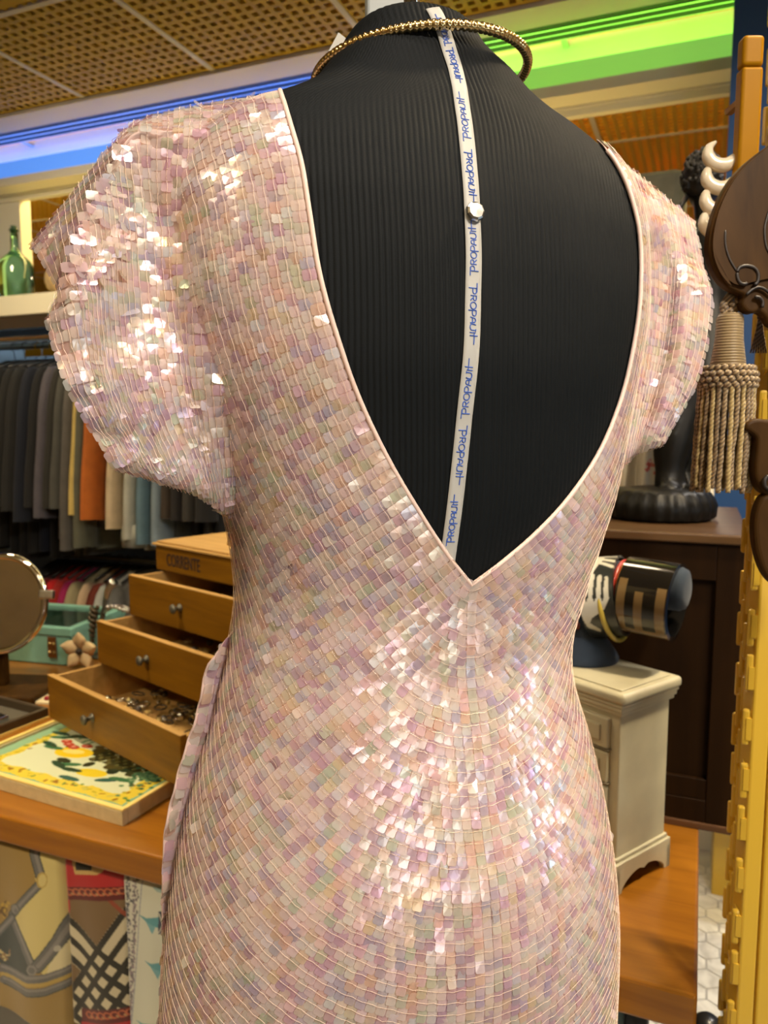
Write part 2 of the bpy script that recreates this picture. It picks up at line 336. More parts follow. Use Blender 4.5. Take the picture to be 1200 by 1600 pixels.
# ================================================================ GARMENTS
HANG = plain('hanger_black', (.02, .02, .02), .4)
def garment(name, label, cat, X, Y, ztop, zbot, color, sleeve=.56, group=None, thick=.05, cuff=False, depth=.44, rz=0.0, rail_z=None, slim=1.0, wide=1.0):
    m = plain('cloth_'+name, color, .85, sheen=.12, noise=.12, scale=24, bump=.25, bscale=900)
    t = thing(name, label, cat, (X, Y, ztop), rz, group); H = ztop-zbot
    hook = rail_z-ztop if rail_z else .09
    # shoulders slope from the neck to both sides
    rows = []
    for k, (zz, hw, th) in enumerate([(.0, .055, .5), (-.012, .075, .8), (-.035, .13, .95), (-.06, .185*slim, 1), (-.085, .205*slim, 1.05), (-.13, .208*slim, 1.1), (-.30, .195*slim, 1.15), (-.5*H if H > .7 else -.42, .19*slim, 1.1), (-.8*H, .205*slim, 1.25), (-H, .215*slim, 1.35)]):
        if zz < -H: zz = -H
        ring = []
        for a in np.linspace(0, 2*PI, 28, endpoint=False):
            ca, sa = math.cos(a), math.sin(a)
            w = 1+.10*math.sin(5*a+k*.4+X*31)*(k/9.0)
            ring.append((thick/2*th*np.sign(ca)*abs(ca)**.8*w, hw*np.sign(sa)*abs(sa)**.55*depth/.44, zz))
        rows.append(ring)
    MB().grid(np.array(rows), cv=True).build('body', m, t, smooth=True)
    for sgn in (-1, 1):
        y0 = sgn*.19*depth/.44*slim
        L = sleeve
        pth = crom([(0, y0*.80, -.062), (0, y0*1.02+sgn*.006, -.095), (.004, y0*1.14+sgn*.02, -.2), (.008, y0*1.20+sgn*.03, -.34), (.006, y0*1.25+sgn*.04, -.34-(L-.34)*.5), (.010, y0*1.28+sgn*.05, -L)], 16)
        rr = np.linspace(.056, .060, 16)*wide; rr[0] = .028; rr[1] = .045
        s_ = MB().tube(pth, rr, 14, sx=.46*thick/.048/wide**.5).build('sleeve', m, t, smooth=True); s_.modifiers.new('e', 'EDGE_SPLIT').split_angle = math.radians(50)
        if cuff and sgn < 0:
            q = pth[-1]; MB().tube([q+np.array([0, 0, .055]), q+np.array([0, -.002, .02]), q+np.array([0, -.004, -.03])], [.046, .053, .05], 14, sx=.75).build('rolled_cuff', m, s_, smooth=True)
    if cat in ('jacket', 'coat'):
        MB().tube(crom([(thick*.55, -.05, -.02), (thick*.75, -.075, -.1), (thick*.7, -.09, -.22), (thick*.62, -.07, -.34)], 10), [.006, .016, .018, .006][0:1]*10, 8, sx=2.0).build('lapel', m, t, smooth=True)
    hg = MB(); hg.tube([(0, -.15, -.03), (0, -.05, .004), (0, 0, .01), (0, .05, .004), (0, .15, -.03)], .006, 8)
    hg.tube([(0, 0, .008)]+[(0, .02*math.sin(a), hook-.002-.0+.02*math.cos(a)-.0) for a in np.linspace(-PI*.9, PI*.7, 9)][::-1][::-1], .002, 6)
    hg.build('hanger', HANG, t, smooth=True); return t
RAILZ = 1.808; GX = lambda px: -2.225+(px-150)/357.0
G1 = 'garments on the jacket rail'
for px, col, zb, sl_, nm, lab, cat, cf in [
    (-62, (0.0062, 0.0068, 0.0074), .93, .60, 'jacket', 'black jacket hanging farthest along the rail from the dress', 'jacket', 0),
    (-40, (0.0093, 0.0093, 0.0093), .95, .60, 'jacket', 'soot black jacket, second from the far end of the rail', 'jacket', 0),
    (-18, (0.0050, 0.0056, 0.0062), .92, .60, 'jacket', 'black jacket, third from the far end of the rail', 'jacket', 0),
    (2, (0.0105, 0.0105, 0.0099), .90, .60, 'jacket', 'black jacket beside the charcoal jacket, on its far side', 'jacket', 0),
    (19, (0.0124, 0.0124, 0.0118), .93, .62, 'jacket', 'charcoal jacket between a black and a navy jacket', 'jacket', 0),
    (41, (0.0037, 0.0068, 0.0174), .94, .66, 'jacket', 'dark navy jacket among the black jackets', 'jacket', 0),
    (63, (0.0056, 0.0056, 0.0062), .92, .60, 'jacket', 'black jacket beside the mauve grey blazer', 'jacket', 0),
    (80, (0.0854, 0.0784, 0.0959), 1.0, .64, 'blazer', 'mauve grey blazer hanging between black and olive jackets', 'jacket', 0),
    (97, (0.0192, 0.0180, 0.0136), .96, .60, 'jacket', 'dark olive brown jacket next to the mauve grey blazer', 'jacket', 0),
    (110, (0.0658, 0.0658, 0.0553), .93, .60, 'jacket', 'olive grey jacket next to the long grey jacket', 'jacket', 0),
    (126, (0.0959, 0.0882, 0.0784), .94, .76, 'jacket', 'long light grey jacket with creased sleeve', 'jacket', 0),
    (144, (0.5508, 0.4212, 0.1224), 1.09, .62, 'blouse', 'pale yellow blouse tucked beside the orange one', 'blouse', 0),
    (150, (0.1008, 0.1008, 0.0658), .97, .78, 'coat', 'khaki coat showing below the yellow and orange blouses', 'coat', 0),
    (172, (0.4743, 0.1224, 0.0090), 1.08, .66, 'blouse', 'bright orange blouse hanging below the dress sleeve', 'blouse', 0),
    (208, (0.5355, 0.4212, 0.2601), 1.05, .70, 'coat', 'cream coat hanging next to the orange blouse', 'coat', 0),
    (237, (0.3978, 0.3978, 0.3285), .98, .70, 'shirt', 'pale green white shirt with rolled cuff', 'shirt', 1),
    (258, (0.1071, 0.1836, 0.2214), 1.0, .80, 'shirt', 'steel blue shirt beside the pale rolled cuff shirt', 'shirt', 0),
    (283, (0.1989, 0.2601, 0.2988), 1.0, .74, 'shirt', 'light blue grey shirt above the wooden chest', 'shirt', 0),
    (300, (0.0378, 0.0248, 0.0136), 1.10, .62, 'jacket', 'brown jacket beside the light blue shirt', 'jacket', 0),
    (316, (0.0093, 0.0068, 0.0056), 1.0, .62, 'jacket', 'near black brown jacket above the drawer chest', 'jacket', 0),
    (334, (0.0310, 0.0267, 0.0198), 1.0, .62, 'jacket', 'dark taupe jacket closest to the dress waist', 'jacket', 0),
    (354, (0.0093, 0.0081, 0.0062), 1.0, .62, 'jacket', 'dark jacket mostly behind the dress side', 'jacket', 0)]:
    zt_ = 1.735; garment(nm, lab, cat, GX(px), 2.565, zt_, zb, col, min(sl_, zt_-zb-.02), G1, thick=.046, cuff=bool(cf), depth=.38, rail_z=RAILZ, wide=1.35 if 'orange' in lab and nm == 'blouse' and 'yellow' not in lab else 1.0)
G2 = 'garments on the lower rail'
for px, col, nm, lab, cat in [
    (20, (.03, .03, .03), 'jumper', 'black jumper on the lower rail behind the round mirror', 'jumper'),
    (44, (.05, .01, .01), 'jumper', 'darkest red jumper on the lower rail', 'jumper'),
    (62, (.30, .012, .014), 'jumper', 'deep red jumper on the lower rail beside the mirror rim', 'jumper'),
    (78, (.60, .012, .012), 'jumper', 'bright red jumper behind the mint green box', 'jumper'),
    (94, (.36, .016, .012), 'jumper', 'brick red jumper next to the bright red one', 'jumper'),
    (110, (.38, .012, .10), 'jumper', 'magenta jumper on the lower rail', 'jumper'),
    (123, (.36, .31, .17), 'jumper', 'khaki beige jumper between magenta and cream jumpers', 'jumper'),
    (146, (.58, .42, .26), 'jumper', 'cream peach jumper above the mint green box', 'jumper'),
    (164, (.28, .055, .03), 'jumper', 'rust red jumper beside the pale grey one', 'jumper'),
    (178, (.52, .53, .47), 'jumper', 'pale grey green jumper next to the drawer chest', 'jumper'),
    (196, (.2, .19, .16), 'jumper', 'grey jumper hidden behind the drawer chest', 'jumper')]:
    garment(nm, lab, cat, GX(px)-.10, 2.63, .845, .22, col, .5, G2, thick=.05, depth=.42, rail_z=.885)
# ================================================================ COUNTER
ZT = .79; YF = .908
ct = thing('shop_counter', 'long cherry wood counter with a square front edge', 'counter', (0, 0, 0))
MB().box((-3.4, YF, .742), (.022, 1.86, ZT)).build('worktop', M['counter'], ct, bevel=.004, seg=2)
MB().box((-3.3, 1.62, 0), (-.14, 1.66, .742)).build('back_panel', M['darkwood'], ct)
for x in (-3.25, -1.9, -.20):
    MB().box((x, 1.0, 0), (x+.05, 1.05, .742)).build('leg', M['darkwood'], ct); MB().box((x, 1.56, 0), (x+.05, 1.61, .742)).build('leg', M['darkwood'], ct)
MB().tube([(-3.3, .955, .722), (-.16, .955, .722)], .006, 10).build('hanging_bar', M['pewter'], ct)
for x in (-3.2, -1.75, -.22): MB().box((x-.006, .947, .722), (x+.006, .963, .742)).build('bar_bracket', M['pewter'], ct)

# ---------------- flat prints: small painting kit on point arrays
def inside(P, poly):
    x, y = P[:, 0], P[:, 1]; r = np.zeros(len(P), bool); n = len(poly)
    for i in range(n):
        x0, y0 = poly[i]; x1, y1 = poly[(i+1) % n]
        c_ = ((y0 > y) != (y1 > y)) & (x < (x1-x0)*(y-y0)/(y1-y0+1e-9)+x0); r ^= c_
    return r
def segd(P, pts):
    d = np.full(len(P), 1e9)
    for a, b in zip(pts[:-1], pts[1:]):
        a = np.array(a, float); b = np.array(b, float); ab = b-a
        t = np.clip(((P-a)@ab)/(ab@ab+1e-9), 0, 1); d = np.minimum(d, np.linalg.norm(P-a-t[:, None]*ab, axis=1))
    return d
class Paint:
    def __init__(s, P, base): s.P = np.asarray(P, float); s.c = np.tile(np.array(base, float), (len(s.P), 1))
    def poly(s, p, c): s.c[inside(s.P, p)] = c; return s
    def line(s, p, w, c): s.c[segd(s.P, p) < w/2] = c; return s
    def disc(s, o, rx, c, ry=None, a=0):
        ry = ry or rx; q = s.P-np.array(o); ca, sa = math.cos(a), math.sin(a)
        u, v = q[:, 0]*ca+q[:, 1]*sa, -q[:, 0]*sa+q[:, 1]*ca
        s.c[(u/rx)**2+(v/ry)**2 < 1] = c; return s
    def blot(s, o, r, cs, n, seed, k=.35):
        g = np.random.default_rng(seed)
        for i in range(n):
            q = g.normal(size=2)*r*.45; s.disc((o[0]+q[0], o[1]+q[1]), r*k*g.uniform(.5, 1.1), cs[i % len(cs)], r*k*g.uniform(.3, .8), g.uniform(0, 3))
        return s

def scarf(label, px0, px1, Y, ztop, zbot, paint, nu=90, nv=200, fold=.006, name='silk_scarf', topfold=True):
    X0 = on_y(px0, 1420, Y)[0]; X1 = on_y(px1, 1420, Y)[0]
    t = thing(name, label, 'scarf', ((X0+X1)/2, Y, ztop), 0, None)
    u = np.linspace(X0, X1, nu); v = np.linspace(ztop, zbot, nv)
    UU, VV = np.meshgrid(u, v, indexing='ij'); flat = np.stack([UU, np.full_like(UU, Y), VV], -1).reshape(-1, 3)
    zc = (pj(flat)[:, :2]-np.array([0, 1300]))*4.444           # print drawn in one shared design space
    col = paint(zc)
    w = (UU-X0)/(X1-X0); dy = fold*np.sin(w*2*PI*1.1+.5)*np.clip((ztop-VV)/.12, 0, 1)-.022*np.exp(-((w-1)/.10)**2)*0
    edge = .014*(np.clip((.10-w)/.10, 0, 1)**2+np.clip((w-.90)/.10, 0, 1)**2)
    top = np.clip(1-(ztop-VV)/.02, 0, 1); yy = dy+edge+.024*top**2
    Pf = np.stack([UU-(X0+X1)/2, yy, VV-ztop], -1)
    m = MB().grid(Pf); o = m.build('front_fall', printed('print_'+name, .42, sheen=.2), t, smooth=True, col=col)
    so = o.modifiers.new('thick', 'SOLIDIFY'); so.thickness = .0012; so.offset = -1
    # the scarf folds over the bar and falls behind
    a = np.linspace(0, PI, 9); back = [(yb, zb) for yb, zb in [(.026+.0095-.0095*math.cos(q)*1, .0095*math.sin(q)) for q in a]]+[(.046, -.1), (.046, zbot-ztop+.06)]
    Pb = np.array([[(x-(X0+X1)/2, y_, z_) for y_, z_ in back] for x in np.linspace(X0, X1, 12)])
    c0 = col.reshape(nu, nv, 3)[:, 3:20].mean((0, 1)); b_ = MB().grid(Pb); ob = b_.build('back_fall', plain('back_'+name, tuple(c0), .5), t, smooth=True)
    so = ob.modifiers.new('thick', 'SOLIDIFY'); so.thickness = .0012; so.offset = -1
    return t
def paint1(P):
    TAN, CRM, GR, LG, DK, GO = (.30, .20, .06), (.58, .49, .20), (.13, .13, .13), (.22, .21, .20), (.045, .055, .05), (.42, .30, .08)
    p = Paint(P, TAN)
    p.poly([(200, 60), (470, 60), (470, 1000), (330, 1000), (90, 620), (290, 370), (260, 330)], CRM)
    p.poly([(330, 1000), (470, 1000), (470, 640), (400, 720)], (.62, .56, .34))
    p.poly([(-60, 690), (60, 600), (250, 960), (200, 1010), (-60, 900)], DK)
    for pts, w in (([(235, 120), (290, 300)], 52), ([(290, 350), (150, 500), (80, 580)], 48), ([(80, 600), (170, 760), (250, 930)], 50), ([(80, 600), (-40, 720)], 46), ([(470, 620), (400, 760), (330, 860), (280, 920)], 78)):
        p.line(pts, w+14, DK); p.line(pts, w, GR); p.line([(a+6, b-6) for a, b in pts], w*.4, LG)
    p.disc((110, 535), 40, DK).disc((110, 535), 33, LG).disc((118, 545), 17, GR)
    p.disc((300, 330), 36, GO, 55).disc((302, 330), 26, CRM, 44)
    p.disc((240, 945), 36, LG).disc((240, 945), 22, GR)
    p.disc((395, 810), 22, (.4, .38, .33))
    p.line([(0, 955), (200, 1010), (330, 1005), (455, 975)], 60, GR); p.line([(0, 945), (200, 1000), (330, 995), (455, 965)], 20, LG)
    p.line([(0, 995), (200, 1050), (330, 1045), (455, 1015)], 26, GO); p.line([(10, 1035), (200, 1100), (330, 1095), (455, 1060)], 54, GR); p.line([(10, 1025), (200, 1088), (330, 1083), (455, 1050)], 16, LG)
    p.line([(10, 1062), (200, 1130), (330, 1124), (455, 1088)], 8, DK)
    p.blot((10, 550), 45, [(.45, .30, .05), (.12, .07, .02)], 26, 3); p.blot((15, 870), 40, [(.5, .42, .2), (.25, .15, .06)], 20, 4)
    return p.c
def paint2(P):
    RED, DR, TAN, CR, BK = (.40, .012, .016), (.10, .006, .006), (.17, .105, .045), (.55, .50, .36), (.016, .014, .008)
    p = Paint(P, TAN)
    # diagonal check: two families of bands crossing under the plain corner
    Mi = np.linalg.inv(np.array([(78, -53), (70, 78)], float)); st_ = (p.P-np.array([703, 885]))@Mi.T
    s_, t_ = st_[:, 0], st_[:, 1]; fs, ft = np.abs(s_-np.round(s_)) < .29, np.abs(t_-np.round(t_)) < .29
    iS, iT = (s_ > -.72) & (s_ < 5), (t_ > -.72) & (t_ < 5)
    p.c[iS & iT] = BK; p.c[iS & iT & fs & ft] = CR
    a1 = iS & ~iT & (s_ < 1.75); p.c[a1] = BK; p.c[a1 & fs] = CR
    a2 = iT & ~iS & (t_ < 1.75); p.c[a2] = BK; p.c[a2 & ft] = CR
    p.line([(470, 480), (470, 560)], 20, RED); p.line([(770, 470), (880, 590)], 26, (.25, .05, .02))
    p.poly([(400, 0), (960, 0), (960, 385), (400, 385)], RED); p.poly([(400, 385), (960, 375), (960, 470), (400, 475)], DR)
    p.poly([(500, 200), (720, 200), (720, 270), (680, 295), (520, 295)], (.50, .34, .12)); p.poly([(525, 210), (640, 210), (640, 265), (525, 265)], BK)
    def chain(y, x0, x1, sl=0):
        x = x0
        while x < x1:
            yy = y+(x-x0)*sl; p.disc((x, yy), 30, (.45, .12, .05), 24, .6); p.disc((x+2, yy), 20, DR, 14, .6); p.disc((x+20, yy+12), 14, (.40, .22, .10), 8, .5); x += 46
    chain(420, 480, 930, -.03)
    p.poly([(560, 1230), (960, 1215), (960, 1700), (560, 1700)], RED); p.poly([(560, 1230), (960, 1215), (960, 1315), (560, 1325)], DR); chain(1270, 620, 930, -.05)
    return p.c
def paint3(P):
    WH, BL, DK = (.56, .58, .50), (.10, .30, .36), (.06, .065, .075)
    p = Paint(P, WH); p.poly([(800, 0), (985, 0), (935, 900), (905, 1500), (800, 1500)], (.56, .56, .50))
    g = np.random.default_rng(5)
    for k in range(300):
        y = 330+k*3.4; x0 = 945-(y-330)*.055; x1 = 890-(y-330)*.035
        xx = (x0 if k % 2 else x1)+g.normal()*9; c = [DK, (.13, .13, .15), (.22, .22, .26), (.25, .20, .24)][k % 4]
        p.disc((xx, y+g.normal()*6), g.uniform(5, 15), c, g.uniform(4, 10), g.uniform(0, 3))
    p.line([(990, 340), (950, 800), (905, 1340)], 9, (.30, .32, .38))
    for x, y in ((960, 570), (1000, 880), (930, 1310)):
        p.poly([(x, y), (x+60, y+22), (x+190, y+10), (x+190, y+100), (x+110, y+75), (x+60, y+45)], BL)
        p.poly([(x+60, y+45), (x+130, y+80), (x+110, y+130)], (.16, .36, .42))
    p.poly([(1060, 380), (1190, 390), (1190, 430), (1100, 415)], (.3, .42, .42)); p.poly([(1108, 545), (1140, 545), (1140, 700), (1108, 700)], (.05, .06, .10)); p.line([(1112, 560), (1136, 640), (1112, 690)], 7, WH)
    p.disc((850, 1090), 20, (.2, .4, .55), 40)
    return p.c
scarf('beige silk scarf printed with grey harness straps, under the counter edge', -22, 102, .930, .738, .40, paint1, nu=110, nv=260)
scarf('red bordered silk scarf with a black and white diagonal check', 99, 201, .935, .738, .42, paint2, nu=100, nv=260, fold=.004)
scarf('white scarf with blue birds and a speckled border', 190, 275, .930, .738, .40, paint3, nu=100, nv=260, fold=.004)
def pflat(c): return lambda P: Paint(P, c).c
scarf('plain mint green scarf showing in the gap between printed scarves', 92, 126, .972, .738, .52, lambda P: Paint(P, (.30, .46, .36)).poly([(300, 840), (700, 840), (700, 1600), (300, 1600)], (.10, .085, .05)).c, nu=30, nv=60)
scarf('dark olive patterned scarf low between harness and check scarves', 88, 150, 1.000, .738, .38, lambda P: Paint(P, (.05, .05, .03)).blot((500, 1150), 160, [(.02, .03, .025), (.09, .10, .06)], 60, 8).c, nu=40, nv=80)
for px0, px1, c_, lb in ((-140, -26, (.10, .08, .06), 'brown scarf at the edge of the frame under the counter'), (262, 360, (.36, .30, .25), 'beige scarf hanging behind the dress hem')):
    scarf(lb, px0, px1, .935, .738, .42, pflat(c_), nu=20, nv=30)
scarf('teal grey scarf hanging under the counter end', 930, 981, .945, .738, .50, pflat((.075, .14, .14)), nu=20, nv=20)
scarf('charcoal scarf beside the teal one under the counter end', 981, 1019, .950, .738, .50, pflat((.014, .02, .024)), nu=20, nv=20)

# ================================================================ DRAWER CHEST
a_ = on_z(77, 1121, .835); b_ = on_z(283, 1232, .835); CANG = math.atan2(b_[1]-a_[1], b_[0]-a_[0])
chst = thing('drawer_chest', 'small golden wooden chest with three drawers pulled out stepwise', 'chest', (a_[0], a_[1], ZT), CANG)
WC, DC = .495, .42                                         # width, depth; local x along the front, y to the back, z up from the counter
def chpart(nm, boxes, mat, par=chst, bv=.002):
    m = MB()
    for q in boxes: m.box(*q)
    return m.build(nm, mat, par, bevel=bv)
chpart('carcass', [((-.012, .285, 0), (0, .60, .32)), ((WC, .285, 0), (WC+.012, .60, .32)), ((-.012, .59, 0), (WC+.012, .602, .32)), ((-.012, .285, 0), (WC+.012, .60, .038)),
                   ((0, .285, .134), (WC, .59, .140)), ((0, .285, .229), (WC, .59, .235))], M['chest'])
chpart('top_case', [((-.014, .278, .327), (WC+.014, .604, .386))], M['chest'], bv=.003)
chpart('top_moulding', [((-.020, .272, .386), (WC+.020, .610, .392))], M['chest_in'], bv=.002)
chpart('top_lid', [((-.012, .280, .392), (WC+.012, .600, .3965))], M['chest_in'], bv=.0015)
def drawer(nm, y0, z0, h, kx, mat):
    d = MB().box((0, y0, z0), (WC, y0+.013, z0+h)).build('drawer', mat, chst, bevel=.0015)
    for xa in (0, WC-.009): chpart('drawer_side', [((xa, y0+.013, z0+.004), (xa+.009, y0+.34, z0+h-.003))], M['chest_in'], d, .001)
    chpart('drawer_bottom', [((.009, y0+.013, z0+.004), (WC-.009, y0+.34, z0+.009))], M['chest_in'], d, 0)
    chpart('drawer_edge', [((0, y0-.0002, z0+h), (WC, y0+.0132, z0+h+.0016))], M['chest_in'], d, .0005)
    T = Matrix.Translation((kx, y0, z0+h*.52))@Matrix.Rotation(PI/2, 4, 'X')
    MB().lathe([(.009, 0), (.009, .002), (.0045, .004), (.004, .011), (.007, .014), (.0105, .017), (.010, .020), (.005, .0225)], 16, T).build('knob', M['pewter'], d, smooth=True)
    return d
drawer('d3', 0, .045, .093, .19, M['chest']); drawer('d2', .115, .140, .094, .205, M['chest']); drawer('d1', .197, .234, .092, .205, M['chest'])
# burnt lettering on the top case
def text_mesh(s, size, depth, name='lettering'):
    cu = bpy.data.curves.new(name, 'FONT'); cu.body = s; cu.size = size; cu.extrude = depth; cu.align_x = 'LEFT'; cu.resolution_u = 3
    o = bpy.data.objects.new(name, cu); COL.objects.link(o); dg = bpy.context.evaluated_depsgraph_get(); dg.update()
    me = bpy.data.meshes.new_from_object(o.evaluated_get(dg)); bpy.data.objects.remove(o); me.name = name; return me
me = text_mesh('CORRENTE', .042, .001); me.materials.append(plain('burnt_brand', (.016, .005, .0015), .8))
lt = bpy.data.objects.new('lettering', me); COL.objects.link(lt); lt.parent = chst; lt.location = (.032, .2778, .342); lt.rotation_euler = (PI/2, 0, 0); lt.scale = (.62, 1, 1)
# jewellery lying in the drawers, each heap countless
JM = [plain('jewel_gold', (.45, .33, .12), .3, .9), plain('jewel_dark', (.05, .04, .035), .3, .3), plain('jewel_silver', (.5, .48, .42), .25, 1.0), plain('jewel_green', (.08, .12, .07), .2)]
def chw(x, y, z):
    ca, sa = math.cos(CANG), math.sin(CANG); return (a_[0]+x*ca-y*sa, a_[1]+x*sa+y*ca, ZT+z)
for (y0, z0, n, lb) in ((.02, .054, 130, 'tangle of old jewellery filling the lowest chest drawer'), (.135, .149, 90, 'tangle of dark jewellery in the middle chest drawer'), (.215, .243, 50, 'few dark trinkets inside the top chest drawer')):
    for q in range(3):
        mb = MB()
        for k in range(n//3):
            x, y = RNG.uniform(.05, WC-.05), RNG.uniform(y0+.03, y0+.20); r = RNG.uniform(.004, .011); z = z0+r*.6+RNG.uniform(0, .016)
            if RNG.random() < .55:
                aa = np.linspace(0, 2*PI, 12, endpoint=False); tl = RNG.uniform(-.7, .7)
                mb.tube([(x+1.6*r*math.cos(t), y+1.6*r*math.sin(t)*math.cos(tl), z+.6*r*math.sin(t)*math.sin(tl)) for t in aa], .0016, 5, closed=True)
            else: mb.ball((x, y, z), r*.8, 8, 5)
        o = mb.build('jewellery_heap', JM[q], None, smooth=True, kind='stuff'); o.location = (a_[0], a_[1], ZT); o.rotation_euler = (0, 0, CANG)
        tag(o, lb+[' - gilt pieces', ' - dark beads and rings', ' - silver links'][q], 'jewellery')
pR = chw(.42, .52, .3965)
rd = MB(); rd.grid(crom([[(x*.9, y, z) for x, y, z in [(.052*math.cos(t)*r*(1+.15*math.sin(3*t)), .045*math.sin(t)*r, .046*h) for t in np.linspace(0, 2*PI, 20, endpoint=False)]] for r, h in ((1, 0), (1.05, .25), (.85, .65), (.5, .95), (.05, 1.02))], 14), cv=True)
tag(rd.build('felt_beret', plain('red_felt', (.62, .025, .015), .8, sheen=.3), smooth=True), 'small red felt hat on top of the wooden chest', 'hat').location = pR

# ================================================================ PICTURE TRAY
n0 = on_z(192, 1292, ZT); n1 = on_z(0, 1235, ZT); n2 = on_z(277, 1250, ZT)
TANG = math.atan2(n0[1]-n1[1], n0[0]-n1[0]); TW, TD, TH = .43, .33, .026
tr = thing('framed_fruit_picture', 'gilt framed fruit still life lying flat under the chest drawer', 'picture', (n0[0], n0[1], ZT), TANG)
fm = plain('cream_gilt_side', (.52, .43, .25), .45, noise=.1, scale=60)
for q in (((-TW, 0, 0), (0, .012, TH)), ((-TW, TD-.012, 0), (0, TD, TH)), ((-TW, .012, 0), (-TW+.012, TD-.012, TH)), ((-.012, .012, 0), (0, TD-.012, TH))):
    fr_ = MB().box(*q).build('frame_side', fm, tr, bevel=.0015)
gm = plain('gilt_rim', (.86, .68, .22), .42, .15)
for q in (((-TW, 0, TH), (0, .0095, TH+.004)), ((-TW, TD-.010, TH), (0, TD, TH+.005)), ((-TW, .008, TH), (-TW+.009, TD-.010, TH+.004)), ((-.009, .008, TH), (0, TD-.010, TH+.003))):
    MB().box(*q).build('gilt_rim', gm, tr, bevel=.001)
bd = MB().ball((0, 0, 0), .0032, 8, 5).build('gilt_bead', gm, tr, smooth=True); bd.location = (-TW+.015, TD-.014, TH+.002)
for k in range(1, 60): link_copy(bd, tr, (-TW+.015+k*.0068, TD-.014, TH+.002))
u, v = np.meshgrid(np.linspace(0, 1, 240), np.linspace(0, 1, 190), indexing='ij'); P2 = np.stack([u.ravel(), v.ravel()], -1)
MINT, YEL, GRN, DG = (.26, .47, .30), (.72, .58, .06), (.10, .24, .06), (.02, .07, .035)
p = Paint(P2, (.66, .72, .50))
edge = np.minimum(np.minimum(P2[:, 0], 1-P2[:, 0])*1.2, np.minimum(P2[:, 1], 1-P2[:, 1]))
wob = .012*np.sin(P2[:, 0]*40)+.012*np.sin(P2[:, 1]*34+1)
p.c[edge+wob < .13] = YEL; mk = np.minimum(P2[:, 0]*1.2, (1-P2[:, 1]))
p.c[(edge+wob*.4 < .05) | (mk+wob*.3 < .085)] = MINT
g = np.random.default_rng(9)
for k in range(230):
    s_ = g.uniform(0, 1); e_ = g.integers(0, 4); d_ = .105+g.normal()*.016
    q = [(s_, d_), (s_, 1-d_), (d_*.85, s_), (1-d_*.85, s_)][e_]
    p.disc(q, g.uniform(.008, .02), [YEL, (.45, .40, .03), (.30, .16, .02), (.55, .50, .10), GRN][k % 5], g.uniform(.006, .012), g.uniform(0, 3))
for x, y, r in ((.62, .58, .26), (.70, .70, .2)): p.blot((x, y), r, [(.05, .05, .018), (.09, .075, .02), (.025, .04, .02), (.12, .09, .03)], 90, 2, .22)
for k in range(14):
    for j in range(6): p.disc((.50+k*.026, .42+j*.035), .011, [(.14, .13, .04), (.03, .035, .015)][(k+j) % 2], .014)
p.disc((.36, .44), .105, (.80, .56, .02), .075, .3).disc((.35, .45), .06, (.86, .72, .22), .03, .3); p.disc((.61, .27), .085, (.74, .58, .03), .05, .2)
for x, y in ((.26, .52), (.31, .50), (.36, .55), (.22, .55), (.83, .60), (.88, .55), (.80, .68)): p.disc((x, y), .034, (.46, .07, .04), .028); p.disc((x-.008, y+.008), .012, (.70, .28, .2))
for x, y, a in ((.15, .58, .4), (.20, .62, .9), (.24, .65, .2), (.11, .63, 0), (.22, .44, .1), (.17, .47, -.3), (.45, .30, .5), (.50, .25, .1), (.40, .27, -.4), (.56, .16, 0), (.73, .24, .6), (.78, .28, .1), (.50, .74, .2), (.44, .80, .5), (.58, .84, .1), (.86, .40, .4), (.90, .36, .1)):
    p.disc((x, y), .062, [DG, (.05, .16, .07), (.03, .11, .09)][int(x*90) % 3], .024, a)
for k in range(60): p.disc((.34+g.normal()*.06, .70+g.normal()*.06), .012, [(.20, .36, .20), (.11, .25, .13)][k % 2])
for k in range(90): p.disc((.87+g.normal()*.05, .42+g.normal()*.09), .013, [(.05, .12, .06), (.09, .2, .1), (.13, .26, .13)][k % 3])
Pp = np.stack([-TW+.012+u*(TW-.024), .012+v*(TD-.024), np.full_like(u, TH-.006)], -1)
MB().grid(Pp).build('painted_panel', printed('fruit_print', .25, coat=.4), tr, col=p.c)
MB().box((-TW+.006, .006, .002), (-.006, TD-.006, TH-.008)).build('backing', M['chest_in'], tr)

# ================================================================ ROUND MIRROR
p0 = on_z(35, 1092, ZT)
mr = thing('vanity_mirror', 'round silver rimmed mirror on a square wooden foot', 'mirror', (-1.60, 1.372, ZT), math.radians(16))
MB().box((-.16, -.085, 0), (.125, .085, .020)).build('base', M['carved'], mr, bevel=.005)
MB().box((-.022, -.012, .020), (.008, .014, .112)).build('post', M['carved'], mr, bevel=.004)
RC = .137; rot = Matrix.Rotation(math.radians(-14), 4, 'X'); Tm = Matrix.Translation((0, .0, .227))@rot@Matrix.Rotation(PI/2, 4, 'X')
aa = np.linspace(0, 2*PI, 64, endpoint=False)
rim = np.array([(RC*.86*math.cos(t), RC*.86*math.sin(t), 0) for t in aa])@np.array(Tm)[:3, :3].T+np.array(Tm)[:3, 3]
MB().tube(rim, .0085, 12, closed=True).build('rim', M['chrome'], mr, smooth=True)
MB().lathe([(RC*.83, -.004), (RC*.83, .004)], 64, Tm).build('glass', plain('mirror_silver', (.75, .72, .66), .02, 1.0), mr)
cl = MB().box((RC*.84-.004, -.008, -.010), (RC*.84+.034, .008, .012)); cl.v = [np.concatenate(cl.v)@np.array(rot)[:3, :3].T+np.array((-.006, 0, .252))]
cl.build('side_pivot', M['silver'], mr, bevel=.004)

